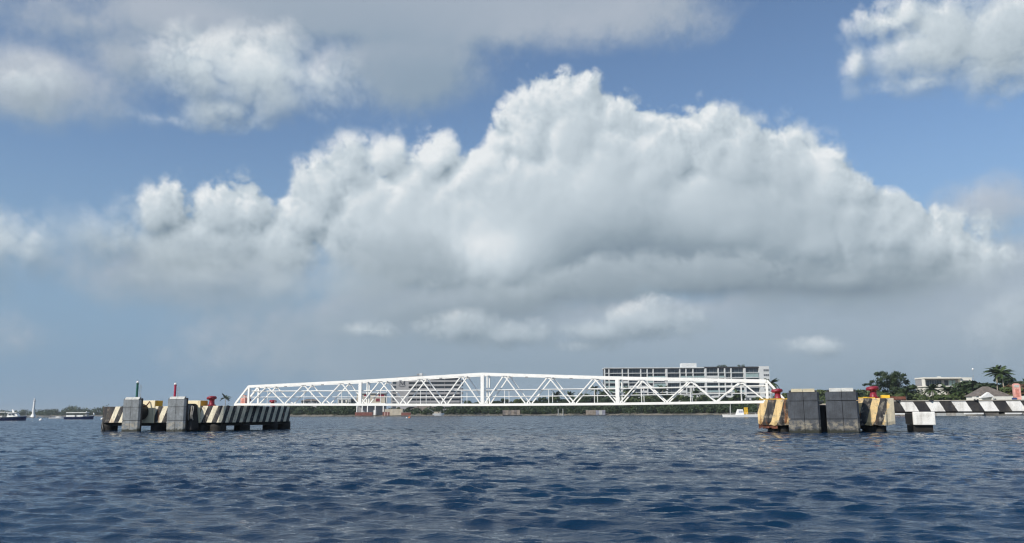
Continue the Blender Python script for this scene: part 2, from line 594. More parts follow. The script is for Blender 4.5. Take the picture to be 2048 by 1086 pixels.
def foliage(name, dark, light, trans=0.25):
    m, T, bs = new_mat(name)
    o = T.node('ShaderNodeObjectInfo')
    p = T.node('ShaderNodeTexCoord').outputs['Object']
    n = T.noise(p, 0.9, 4.0, 0.6)
    f = T.m('ADD', T.m('MULTIPLY', T.ss(n, 0.3, 0.7), 0.7), T.m('MULTIPLY', o.outputs['Random'], 0.3))
    T.put(bs.inputs['Base Color'], T.mix(f, dark, light))
    bs.inputs['Roughness'].default_value = 0.6
    bs.inputs['Specular IOR Level'].default_value = 0.3
    return m


M = {}
M['white_steel'] = plain('white_steel', (0.86, 0.86, 0.83), 0.45, 0.05, 1.2)
M['grey_steel'] = plain('grey_steel', (0.30, 0.31, 0.32), 0.5, 0.2, 2.0)
M['rubber'] = plain('rubber', (0.012, 0.012, 0.013), 0.7, 0.4, 3.0, bump=0.3)
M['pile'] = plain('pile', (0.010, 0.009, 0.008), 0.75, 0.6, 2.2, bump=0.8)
M['concrete'] = plain('concrete', (0.36, 0.34, 0.30), 0.85, 0.25, 1.4, bump=0.4)
M['dark_frame'] = plain('dark_frame', (0.035, 0.035, 0.038), 0.6, 0.3, 2.0)
M['red_paint'] = plain('red_paint', (0.235, 0.016, 0.034), 0.42, 0.35, 5.0, bump=0.15)
M['dark_red'] = plain('dark_red', (0.20, 0.02, 0.03), 0.5, 0.3, 5.0)
M['yellow_paint'] = plain('yellow_paint', (0.72, 0.44, 0.035), 0.55, 0.2, 2.5, bump=0.2)
M['green_paint'] = plain('green_paint', (0.01, 0.10, 0.075), 0.45, 0.15, 3.0)
M['beacon_red'] = plain('beacon_red', (0.36, 0.02, 0.06), 0.45, 0.15, 3.0)
M['white_paint'] = plain('white_paint', (0.80, 0.80, 0.78), 0.5, 0.06, 1.0)
M['rope'] = plain('rope', (0.25, 0.24, 0.22), 0.9, 0.3, 8.0)
M['rusty'] = plain('rusty', (0.14, 0.05, 0.03), 0.85, 0.5, 3.0, bump=0.5)
M['pad_light'] = fender_face('pad_light', (0.19, 0.21, 0.225))
M['pad_dark'] = fender_face('pad_dark', (0.062, 0.071, 0.085))
M['pad_cream'] = plain('pad_cream', (0.42, 0.38, 0.27), 0.7, 0.15, 3.0)
M['pad_white'] = plain('pad_white', (0.46, 0.47, 0.45), 0.7, 0.15, 3.0)
CREAM = (0.85, 0.62, 0.30)
BLACK = (0.020, 0.021, 0.026)
M['cap_left'] = painted_stripes('cap_left', (0.82, 0.75, 0.57), BLACK, 1.03, -0.42, 0.95, 1.0, 0.82, 0.6, 0.45)
M['cap_right'] = painted_stripes('cap_right', CREAM, (0.028, 0.029, 0.033), 1.12, -0.30, 1.0, 1.0, 0.40, 0.7, 0.85, 0.47)
M['cap_right_end'] = painted_stripes('cap_right_end', CREAM, (0.028, 0.029, 0.033), 1.12, -0.30, 1.0, 1.0, 0.55, 0.7, 0.6, 0.47, 8.75)
M['walk_stripe'] = painted_stripes('walk_stripe', (0.82, 0.82, 0.80), (0.018, 0.019, 0.024), 1.80, 0.52, 1.0, 0.0, 0.55, 0.12, 0.0, 0.53)
M['pedestal_white'] = painted_stripes('pedestal_white', (0.82, 0.82, 0.79), (0.8, 0.8, 0.78), 3.0, 0.0, 1.0, 0.0, 0.0, 0.25, 0.05)
M['pedestal_black'] = plain('pedestal_black', (0.016, 0.017, 0.019), 0.7, 0.4, 2.0, bump=0.4)


def block_paint():
    """cream on the berth side, yellow on the other faces"""
    m, T, bs = new_mat('block_paint')
    tc = T.node('ShaderNodeTexCoord')
    ny = T.sep(tc.outputs['Normal'])[1]
    p = tc.outputs['Object']
    c = T.mix(T.m('LESS_THAN', ny, -0.6), (0.72, 0.42, 0.04), (0.86, 0.76, 0.52))
    g = T.ss(streaks(T, p, 3.0, 0.4), 0.5, 0.75)
    c = T.mix(T.m('MULTIPLY', g, 0.5), c, (0.20, 0.14, 0.08))
    T.put(bs.inputs['Base Color'], c)
    bs.inputs['Roughness'].default_value = 0.7
    return m


M['block'] = block_paint()


# ------------------------------------------------------------------ the sea
def build_sea():
    rng = np.random.default_rng(7)
    front = np.radians(np.linspace(-40, 40, 820))
    rest = np.radians(np.linspace(40, 320, 110))[1:-1]
    ang = np.concatenate([front, rest])                      # clockwise from straight ahead
    rad = np.concatenate([[0.4, 1.2, 2.4, 3.6, 4.6], np.exp(np.linspace(math.log(5.4), math.log(520), 900)),
                          np.exp(np.linspace(math.log(540), math.log(9000), 46))])
    A, Rr = np.meshgrid(ang, rad)
    X = (Rr * np.sin(A)).ravel()
    Y = (Rr * np.cos(A)).ravel()
    # spacing of the mesh decides which waves it can carry
    dr = np.gradient(rad)[:, None] * np.ones_like(A)
    da = np.gradient(ang)[None, :] * Rr
    sp = np.maximum(dr * 0.75, np.abs(da)).ravel()
    Z = np.zeros_like(X)
    DX = np.zeros_like(X)
    DY = np.zeros_like(X)
    near = np.nonzero(Rr.ravel() < 540)[0]
    x, y, s = X[near], Y[near], sp[near]
    wind = math.radians(196)
    lam = np.exp(np.linspace(math.log(0.24), math.log(6.5), 110)) * rng.uniform(0.94, 1.06, 110)
    gust = 0.85 + 0.30 * np.sin(x * 0.13 + 1.0 + 1.5 * np.sin(y * 0.05)) * np.sin(y * 0.071 + 0.6 * np.sin(x * 0.09)) + 0.22 * np.sin(x * 0.37 + y * 0.19) * np.sin(y * 0.43 - x * 0.11)
    for L in lam:
        k = 2 * math.pi / L
        th = wind + rng.normal(0, 0.44 if L < 0.6 else 0.34)
        kx, ky = math.sin(th), math.cos(th)
        amp = 0.0094 * L ** 0.98 / (1 + (L / 0.85) ** 1.50) * rng.uniform(0.4, 1.6)
        ph = k * (kx * x + ky * y) + rng.uniform(0, 6.283)
        fade = np.clip((L / (1.9 * s) - 1.0) * 1.6, 0, 1)
        a = amp * fade
        # gusts: patches where the short chop is livelier
        if L < 2.5:
            a = a * gust
        c, sn = np.cos(ph), np.sin(ph)
        Z[near] += a * c
        DX[near] -= 1.1 * a * kx * sn
        DY[near] -= 1.1 * a * ky * sn
    co = np.empty((X.size, 3), np.float32)
    co[:, 0] = X + DX
    co[:, 1] = Y + DY
    co[:, 2] = Z
    nr, na = A.shape
    i = np.arange(nr - 1)[:, None] * na
    j = np.arange(na)[None, :]
    j2 = (j + 1) % na
    quads = np.stack([i + j, i + j2, i + na + j2, i + na + j], -1).reshape(-1, 4)[:, ::-1]
    me = bpy.data.meshes.new('sea')
    me.vertices.add(len(co))
    me.vertices.foreach_set('co', co.ravel())
    nq = len(quads)
    me.loops.add(nq * 4)
    me.loops.foreach_set('vertex_index', quads.astype(np.int32).ravel())
    me.polygons.add(nq)
    me.polygons.foreach_set('loop_start', np.arange(0, nq * 4, 4, dtype=np.int32))
    me.update(calc_edges=True)
    me.polygons.foreach_set('use_smooth', np.ones(nq, bool))
    m, T, bs = new_mat('sea_water')
    g = T.node('ShaderNodeNewGeometry').outputs['Position']
    n = T.noise(g, 0.09, 3.0, 0.5)
    T.put(bs.inputs['Base Color'], T.mix(T.ss(n, 0.35, 0.65), (0.0022, 0.0160, 0.044), (0.0036, 0.025, 0.060)))
    # farther out the short chop is not in the mesh: it counts as roughness
    far = T.v('LENGTH', g)
    T.put(bs.inputs['Roughness'], T.lin(far, 18.0, 170.0, 0.04, 0.14))
    bs.inputs['IOR'].default_value = 1.33
    q = T.v('MULTIPLY', g, (0.75, 1.45, 1.0))
    h = T.m('ADD', T.m('MULTIPLY', T.noise(q, 5.0, 6.0, 0.66, 0.4), 0.8), T.m('MULTIPLY', T.noise(q, 1.6, 3.0, 0.5, 0.3), 1.4))
    b = T.node('ShaderNodeBump')
    b.inputs['Strength'].default_value = 0.42
    b.inputs['Distance'].default_value = 0.09
    T.put(b.inputs['Height'], h)
    # slopes of the chop too short for the mesh, growing as the mesh coarsens
    nd = T.node('ShaderNodeTexNoise', noise_dimensions='3D')
    T.put(nd.inputs['Vector'], q)
    nd.inputs['Scale'].default_value = 2.4
    nd.inputs['Detail'].default_value = 4.0
    nd.inputs['Roughness'].default_value = 0.62
    sc = T.node('ShaderNodeSeparateColor')
    T.put(sc.inputs[0], nd.outputs['Color'])
    k = T.lin(far, 13.0, 65.0, 0.14, 2.3)
    sx = T.m('MULTIPLY', T.m('SUBTRACT', sc.outputs[0], 0.5), k)
    sy = T.m('MULTIPLY', T.m('SUBTRACT', sc.outputs[1], 0.5), T.m('MULTIPLY', k, 1.25))
    nn = T.v('NORMALIZE', T.v('ADD', b.outputs[0], T.xyz(sx, sy, 0.0)))
    T.put(bs.inputs['Normal'], nn)
    me.materials.append(m)
    o = link('sea', me)
    o['kind'] = 'structure'
    o['label'] = 'choppy deep blue sea filling the foreground'


build_sea()


# ------------------------------------------------------------------ berth line: local x to the right along it, local y away from the camera
TH = math.atan(0.0491 * FPX / 256.8)
EV = Vector((math.cos(TH), -math.sin(TH), 0))
BV = Vector((math.sin(TH), math.cos(TH), 0))


def along(O, px, py, y):
    """local x of the point seen at px on the vertical plane at local depth y"""
    d = ray(px, py)
    u = d.x / d.y
    return (u * (O.y + y * BV.y) - O.x - y * BV.x) / (EV.x - u * EV.y)


def deep(O, px, py, x):
    """local y of the point seen at px on the end plane at local x"""
    d = ray(px, py)
    u = d.x / d.y
    return (u * (O.y + x * EV.y) - O.x - x * EV.x) / (BV.x - u * BV.y)


def height(O, px, py, x, y):
    """z of the point seen at height py over local (x, y)"""
    P = O + EV * x + BV * y
    return at(px, py, P.y).z


def fender(parent, cx, face, tops, zt, rows, gap=1.5, hw=1.0):
    fr = MB().box(cx - 0.96, -gap + 0.16, -0.6, cx + 0.96, -gap + 0.42, zt - 0.12)
    f = fr.build('fender', M['dark_frame'], parent)
    y0, y1 = -gap, -gap + 0.158
    for z0, z1 in rows:
        for s in (-1, 1):
            pts = [(cx + s * 0.016, y1), (cx + s * 0.016, y0), (cx + s * (hw - 0.14), y0), (cx + s * hw, y0 + 0.15), (cx + s * hw, y1 + 0.02)]
            if s > 0:
                pts = pts[:]
            else:
                pts = pts[::-1]
            MB().prism(pts, z0 + 0.02, z1 - 0.02).build('pad', face, f)
    za = rows[-1][1]
    for s, tm in zip((-1, 1), tops):
        lo = sorted((cx + s * 0.016, cx + s * 0.80))
        a = [(lo[0], y0 + 0.02), (lo[1], y0 + 0.02), (lo[1], y1 + 0.06), (lo[0], y1 + 0.06)]
        b = [(lo[0], y0 + 0.20), (lo[1], y0 + 0.20), (lo[1], y1 + 0.20), (lo[0], y1 + 0.20)]
        MB().prism(a, za + 0.012, zt, b).build('chamfer_pad', tm, f)
    return f


def cone(parent, cx, cz, gap, r=0.92):
    prof = [(r * 0.72, 0.0), (r * 0.80, 0.12), (r * 0.78, gap * 0.4), (r, gap * 0.62), (r * 1.0, gap - 0.46), (r * 0.9, gap - 0.42)]
    return MB().lathe(prof, 28, (cx, -0.01, cz), axis='y').build('rubber_buffer', M['rubber'], parent, smooth=True)


def piles(parent, spots, top, r=0.62):
    for x, y in spots:
        MB().lathe([(r * 0.96, -3.0), (r, -0.2), (r * 1.02, 0.35), (r, top + 0.02)], 14, (x, y, 0)).build('pile', M['pile'], parent, smooth=True)


def chain(parent, pts, r=0.035, mat='rope', name='rope'):
    return MB().tube(pts, r, 6).build(name, M[mat], parent, smooth=True)


# ---- left dolphin
LO = at(442, 860, 75.0)
LO.z = 0.0
LX0 = along(LO, 205, 830, 0.0)
LY1 = deep(LO, 580, 830, 0.0)
LZT = height(LO, 442, 811.5, 0, 0)
LZB = height(LO, 442, 845.5, 0, 0)
left = thing('mooring_dolphin', 'long black and cream striped concrete mooring dolphin with two pale grey fenders', 'mooring dolphin', LO, -TH)
M['cap_left'] = painted_stripes('cap_left_end_black', (0.82, 0.75, 0.57), BLACK, 1.03, -0.42, 0.95, 1.0, 0.82, 0.6, 0.45, 0.5, None, LX0 + 0.42)
ch = 0.28
MB().prism([(LX0, 0), (-ch, 0), (0, ch), (0, LY1), (LX0, LY1)], LZB, LZT).build('pier_cap', M['cap_left'], left, bevel=0.03, seg=1)
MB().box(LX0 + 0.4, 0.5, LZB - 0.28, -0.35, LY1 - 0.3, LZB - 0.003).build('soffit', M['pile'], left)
sp = []
for px in (219, 318, 384, 408):
    sp.append((along(LO, px, 855, 0.9), 0.9))
sp.append((along(LO, 436, 855, 0.9), 0.9))
for px in (484, 540, 566):
    sp.append((-0.75, deep(LO, px, 855, -0.75)))
piles(left, sp, LZB, 0.72)
for i, (f_px, b0, b1) in enumerate(((260.5, 256, 309), (350.5, 347, 400))):
    cx = along(LO, f_px, 830, -1.5)
    bx0, bx1 = along(LO, b0, 820, -0.06), along(LO, b1, 820, -0.06)
    bz = height(LO, b1, 801, bx1, -0.06)
    MB().box(bx0, -0.06, LZB - 0.02, bx1, 1.0, bz).build('raised_block', M['block'], left, bevel=0.03, seg=1)
    fender(left, cx, M['pad_light'], (M['pad_white'], M['pad_white']), 3.08, ((-0.8, 0.98), (0.98, 2.17), (2.17, 2.84)))
    cone(left, cx + 0.05, 1.75, 1.5)
cx2 = along(LO, 378, 830, -0.7)
MB().prism([(cx2 - 0.9, -1.0), (cx2 + 0.55, -1.0), (cx2 + 0.75, -0.08), (cx2 - 0.9, -0.08)], 0.05, 2.45,
           [(cx2 - 0.9, -0.8), (cx2 + 0.15, -0.8), (cx2 + 0.35, -0.08), (cx2 - 0.9, -0.08)]).build('rubber_skirt', M['rubber'], left, bevel=0.12)
rr = random.Random(3)
for k in range(5):
    x0 = cx2 + 0.1 + k * 0.13
    pts = [(x0, -0.92, 2.42 - 0.05 * k), (x0 + 0.07 * rr.uniform(-1, 1) + 0.05, -1.02, 1.9), (x0 + 0.2 * rr.uniform(-0.2, 1), -1.04, 1.3 + 0.1 * rr.random()),
           (x0 + 0.25 * rr.uniform(-0.2, 1), -1.05, 0.9 + 0.3 * rr.random())]
    chain(left, pts, 0.045)
cxa = along(LO, 298, 810, -0.3)
chain(left, [(cxa - 0.1, -0.12, 2.68), (cxa - 0.1, -0.5, 2.3), (cxa - 0.25, -0.9, 2.2), (cxa - 0.5, -1.1, 2.3)], 0.06, 'rusty', 'chain')
# safety ladder and dangling line at the left end
chain(left, [(LX0 - 0.06, 0.2, LZB + 0.35), (LX0 - 0.1, 0.15, 0.7), (LX0 + 0.1, 0.05, 0.3), (LX0 - 0.02, -0.02, -0.2)], 0.05)
MB().lathe([(0.02, -0.13), (0.1, -0.08), (0.13, 0), (0.1, 0.08), (0.02, 0.13)], 10, (LX0 - 0.1, 0.1, LZB + 0.35)).build('float', M['white_paint'], left, smooth=True)


def bollard(O, px, base_z, y, label, scale=1.0, turn=0.0):
    x = along(O, px, 800, y)
    P = O + EV * x + BV * y
    b = thing('bollard', label, 'bollard', (P.x, P.y, base_z), -TH + turn, 'red mooring bollards on the dolphins')
    b.scale = (scale,) * 3
    MB().lathe([(0.40, 0.0), (0.40, 0.06), (0.385, 0.075)], 18).build('base_plate', M['red_paint'], b)
    MB().lathe([(0.30, 0.07), (0.265, 0.14), (0.235, 0.3), (0.225, 0.46), (0.25, 0.58), (0.30, 0.64)], 20).build('stem', M['red_paint'], b, smooth=True)
    # mushroom head, longer on one side
    vs, fs, n = [], [], 24
    prof = [(0.26, 0.60), (0.40, 0.62), (0.445, 0.68), (0.455, 0.755), (0.425, 0.835), (0.34, 0.88), (0.15, 0.90)]
    for r, h in prof:
        for k in range(n):
            t = 2 * math.pi * k / n
            lx = r * math.cos(t)
            vs.append((lx * (1.12 if lx < 0 else 0.92), r * math.sin(t) * 0.92, h - (0.05 if lx < 0 else 0.0) * min(1, abs(lx) / 0.3)))
    for i in range(len(prof) - 1):
        for k in range(n):
            fs.append((i * n + k, i * n + (k + 1) % n, (i + 1) * n + (k + 1) % n, (i + 1) * n + k))
    fs += [tuple(reversed(range(n))), tuple(range((len(prof) - 1) * n, len(prof) * n))]
    MB().add(vs, fs).build('head', M['red_paint'], b, smooth=True)
    for k in range(6):
        t = k * math.pi / 3
        MB().lathe([(0.035, 0.0), (0.035, 0.05), (0.02, 0.06)], 6, (0.335 * math.cos(t), 0.335 * math.sin(t), 0.07)).build('bolt', M['dark_red'], b)
    return b


bollard(LO, 424, LZT, 0.75, 'red mushroom bollard on the sunlit corner of the striped left dolphin', 1.0)
bollard(LO, 495, LZT, 6.2, 'dark red bollard half hidden behind the left end of the footbridge', 0.85)
bollard(LO, 546, LZT - 0.1, 9.2, 'red bollard seen through the first bays of the white footbridge', 0.85, 2.5)


def beacon(px, top_px, y, mat, label, lean):
    x = along(LO, px, 793, y)
    P = LO + EV * x + BV * y
    zt = at(px, top_px, P.y).z
    b = thing('beacon_pole', label, 'beacon', (P.x, P.y, LZT), -TH, 'light beacons on the left dolphin')
    h = zt - LZT
    MB().lathe([(0.2, 0), (0.2, 0.05), (0.115, 0.06), (0.105, h - 0.22), (0.13, h - 0.21), (0.13, h - 0.16)], 12).build('pole', mat, b, smooth=False)
    lamp = MB().lathe([(0.10, h - 0.16), (0.115, h - 0.10), (0.115, h - 0.02), (0.06, h + 0.05)], 12).build('lamp', M['white_paint'], b, smooth=True)
    MB().tube([(0, 0, h + 0.04), (0, 0, h + 0.16)], 0.015, 5).build('spike', M['dark_frame'], lamp)
    lad = MB().tube([(0.30, 0, 0.0), (0.30, 0, h - 0.35), (0.1, 0, h - 0.35)], 0.018, 5).build('ladder', M['grey_steel'], b)
    MB().tube([(0.46, 0, 0.0), (0.46, 0, h - 0.35), (0.3, 0, h - 0.35)], 0.018, 5).build('rail', M['grey_steel'], lad)
    k = 0.3
    while k < h - 0.4:
        MB().tube([(0.28, 0, k), (0.48, 0, k)], 0.014, 5).build('rung', M['grey_steel'], lad)
        k += 0.3


beacon(273.5, 763.0, 2.4, M['green_paint'], 'thin green beacon pole with white lamp above the leftmost fender', 0)
beacon(349.5, 766.5, 2.4, M['beacon_red'], 'thin dark red beacon pole with white lamp above the second fender', 0)


def cabinet(P, w, h, label, tilt=0.0):
    """faded red safety cabinet, rounded on top"""
    c = thing('lifebuoy_cabinet', label, 'cabinet', P, -TH + tilt, 'faded red cabinets')
    a = w / 2
    pts = [(-a, 0.02), (a, 0.02), (a, h - 0.12), (a * 0.8, h - 0.03), (a * 0.4, h), (-a * 0.4, h), (-a * 0.8, h - 0.03), (-a, h - 0.12)]
    n = len(pts)
    vs = [(x, -0.16, z) for x, z in pts] + [(x, 0.16, z) for x, z in pts]
    fs = [tuple(range(n)), tuple(reversed(range(n, 2 * n)))] + [((i + 1) % n, i, i + n, (i + 1) % n + n) for i in range(n)]
    MB().add(vs, fs).build('shell', M['faded_red'], c)
    MB().box(-a * 0.45, -0.172, h * 0.18, a * 0.5, -0.161, h * 0.66).build('door', M['faded_red_dark'], c)
    MB().box(-a * 0.7, -0.172, h * 0.76, a * 0.7, -0.161, h * 0.9).build('plate', M['pad_white'], c)
    MB().box(-a * 0.9, -0.1, 0.0, a * 0.9, 0.1, 0.02).build('foot', M['dark_frame'], c)


M['faded_red'] = plain('faded_red', (0.66, 0.34, 0.29), 0.6, 0.2, 3.0)
M['faded_red_dark'] = plain('faded_red_dark', (0.52, 0.20, 0.16), 0.6, 0.3, 6.0)
xl = along(LO, 487.5, 800, 5.2)
P = LO + EV * xl + BV * 5.2
cabinet((P.x, P.y, LZT), 0.5, 1.05, 'faded red cabinet standing against the left end of the footbridge')

# ---- right dolphin
RO = at(1517, 858, 62.5)
RO.z = 0.0
RX1 = along(RO, 1790, 830, 0.0)
RZT = height(RO, 1560, 799, 1.5, 0)
RZB = height(RO, 1540, 848.5, 0.8, 0)
right = thing('mooring_dolphin', 'rust stained black and cream dolphin with two dark grey fenders', 'mooring dolphin', RO, -TH)
lx = along(RO, 1578, 830, 0) + 0.3
rx = along(RO, 1720, 830, 0) - 0.3


def broken_block(name, x0, x1, z0, z1, mat, parent, seed, ledge=0.0, depth=6.5):
    """cap whose lower edge has crumbled"""
    r = random.Random(seed)
    n = 22
    xs = [x0 + (x1 - x0) * i / n for i in range(n + 1)]
    bot, fr = [], []
    for i, x in enumerate(xs):
        t = i / n
        bot.append(z0 + 0.10 * r.random() + (0.10 if t < 0.08 or t > 0.93 else 0.0))
        fr.append(0.05 * r.random() + (0.10 if t > 0.8 and seed == 5 else 0.0))
    vs, fs = [], []
    for i, x in enumerate(xs):
        zt = z1 if x - x0 > ledge else z1 - 0.28
        vs += [(x, fr[i] + 0.08, bot[i] - 0.12), (x, fr[i], bot[i] + 0.12), (x, 0.02 + fr[i] * 0.4, zt - 0.05), (x, 0.07, zt), (x, depth, zt), (x, depth, bot[i] - 0.12)]
    for i in range(n):
        for k in range(6):
            a, b = i * 6 + k, i * 6 + (k + 1) % 6
            fs.append((a, a + 6, b + 6, b))
    fs += [tuple(range(6)), tuple(reversed(range(n * 6, n * 6 + 6)))]
    return MB().add(vs, fs).build(name, mat, parent)


broken_block('pier_cap', 0.0, lx, RZB, RZT, M['cap_right'], right, 2, ledge=0.55)
broken_block('pier_cap', rx, RX1, RZB, RZT + 0.03, M['cap_right_end'], right, 5)
# spalled, rusting underside at the left corner
rs_ = random.Random(12)
sv = MB()
for k in range(9):
    a_ = 0.02 + 0.15 * k
    sv.box(a_, 0.16 + 0.05 * rs_.random(), RZB - 0.24 - 0.10 * rs_.random(), a_ + 0.145, 2.4, RZB + 0.02 + 0.05 * rs_.random())
sv.build('spalled_edge', M['rusty'], right)
MB().box(lx + 0.01, 0.45, RZB + 0.05, rx - 0.01, 6.2, RZT - 0.32).build('pier_cap', M['concrete'], right)
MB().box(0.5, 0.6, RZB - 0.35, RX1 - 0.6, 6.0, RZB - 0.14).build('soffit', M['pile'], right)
MB().box(0.15, 0.12, RZT + 0.003, lx - 0.1, 0.5, RZT + 0.07).build('edge_strip', M['yellow_paint'], right, bevel=0.015, seg=1)
MB().box(rx + 0.02, 0.12, RZT + 0.034, RX1 - 1.2, 0.42, RZT + 0.09).build('edge_strip', M['yellow_paint'], right, bevel=0.015, seg=1)
for a, b, hh in ((1727, 1735, 0.14), (1763, 1780, 0.26)):
    MB().box(along(RO, a, 796, 0.6), 0.5, RZT + 0.034, along(RO, b, 796, 0.6), 1.4, RZT + hh).build('kerb_block', M['yellow_paint'], right, bevel=0.03, seg=1)
MB().box(lx - 0.25, 0.3, RZT + 0.003, lx - 0.02, 0.55, RZT + 0.16).build('kerb_block', M['yellow_paint'], right, bevel=0.02, seg=1)
sp = [(along(RO, 1552, 856, 0.8), 0.8), (along(RO, 1568, 856, 0.8), 0.8), (along(RO, 1742, 856, 0.8), 0.8), (along(RO, 1760, 856, 0.8), 0.8)]
piles(right, sp, RZB - 0.13, 0.42)
piles(right, [(0.5 * (lx + rx), 1.5), (1.2, 5.0), (RX1 - 1.2, 5.0)], RZB - 0.3, 0.6)
fa = along(RO, 1608.5, 830, -1.5)
fb = along(RO, 1686, 830, -1.5)
fender(right, fa, M['pad_dark'], (M['pad_cream'], M['pad_cream']), 3.13, ((-0.8, 0.97), (0.97, 2.25), (2.25, 2.88)), hw=1.09)
fender(right, fb, M['pad_dark'], (M['pad_white'], M['pad_white']), 3.15, ((-0.8, 0.97), (0.97, 2.25), (2.25, 2.88)), hw=1.09)
cone(right, fa, 1.6, 1.5, 0.9)
cone(right, fb, 1.6, 1.5, 0.9)
xm = 0.5 * (fa + fb)
MB().lathe([(0.5, -1.0), (0.52, 0.2), (0.5, 1.75), (0.4, 1.9), (0.2, 1.97)], 18, (xm, -0.2, 0)).build('rubber_roller', M['rubber'], right, smooth=True)
MB().tube([(xm - 0.38, -0.6, 1.95), (xm - 0.42, -0.6, 2.3), (xm - 0.46, -0.6, 2.7), (xm - 0.44, -0.6, 2.76), (xm - 0.36, -0.6, 2.78)], 0.05, 8).build('hook', M['yellow_paint'], right, smooth=True)
MB().tube([(xm - 0.36, -0.62, 2.22), (xm - 0.1, -0.66, 2.14), (xm + 0.16, -0.62, 2.24)], [0.09, 0.15, 0.06], 8).build('cleat', M['pad_cream'], right, smooth=True)
bollard(RO, 1556, RZT + 0.002, 1.0, 'red bollard beside the right end of the white footbridge', 0.92)
bollard(RO, 1747.5, RZT + 0.032, 1.0, 'red bollard on the yellow edged cap right of the dark fenders', 1.0, 0.4)

# ---- striped walkway leading out of the picture on the right
WO = at(1797, 823, 64.0)
wz0, wz1 = at(1850, 823.3, 62.9).z, at(1850, 802.3, 62.9).z
WO.z = 0
wl = 24.0
walk = thing('walkway', 'black and white diagonally striped concrete walkway running off to the right', 'walkway', WO, -TH)
MB().box(-1.0, 0, wz0, wl, 2.2, wz1).build('beam', M['walk_stripe'], walk, bevel=0.02, seg=1)
MB().box(-0.9, -0.06, wz1 + 0.004, wl, 2.26, wz1 + 0.07).build('coping', M['concrete'], walk)
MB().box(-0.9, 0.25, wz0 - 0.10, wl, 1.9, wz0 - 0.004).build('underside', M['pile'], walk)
for px in (1796, 1862, 1952):
    bx = along(WO, px, 802, 0.0)
    MB().tube([(bx - 0.14, -0.05, wz1 + 0.09), (bx, -0.12, wz1 + 0.02), (bx + 0.14, -0.05, wz1 + 0.09)], 0.06, 6).build('cleat', M['dark_frame'], walk)
PO = at(1827, 850, 60.8)
PO.z = 0
ped = thing('pedestal', 'white fronted concrete pedestal with black side under the striped walkway', 'pedestal', PO, -TH)
pw = along(PO, 1871, 838, 0.0)
pz0, pz1 = at(1850, 850, 60.8).z, wz0 - 0.11
MB().box(0.02, 0.0, pz0, pw, 0.35, wz0 - 0.012).build('front', M['pedestal_white'], ped, bevel=0.04)
MB().box(0.0, 0.352, pz0 + 0.03, pw - 0.06, 3.8, pz1).build('body', M['pedestal_black'], ped)
MB().box(0.06, 0.25, -2.5, pw - 0.16, 3.7, pz0 - 0.003).build('foot', M['pile'], ped)
P = WO + EV * along(WO, 2034, 790, 1.1) + BV * 1.1
cabinet((P.x, P.y, wz1 + 0.07), 0.48, at(2034, 767, P.y).z - wz1 - 0.07, 'tall faded pink cabinet standing on the striped walkway')
P = WO + EV * along(WO, 2029, 798, 0.7) + BV * 0.7
cr = thing('tool_case', 'small dark blue case on the walkway beside the pink cabinet', 'case', (P.x, P.y, wz1 + 0.072), -TH)
MB().box(-0.16, -0.1, 0, 0.16, 0.1, 0.14).build('case_body', plain('navy_case', (0.03, 0.05, 0.16), 0.5), cr, bevel=0.02)
MB().tube([(-0.07, 0, 0.13), (-0.05, 0, 0.19), (0.05, 0, 0.19), (0.07, 0, 0.13)], 0.012, 5).build('handle', M['dark_frame'], cr)


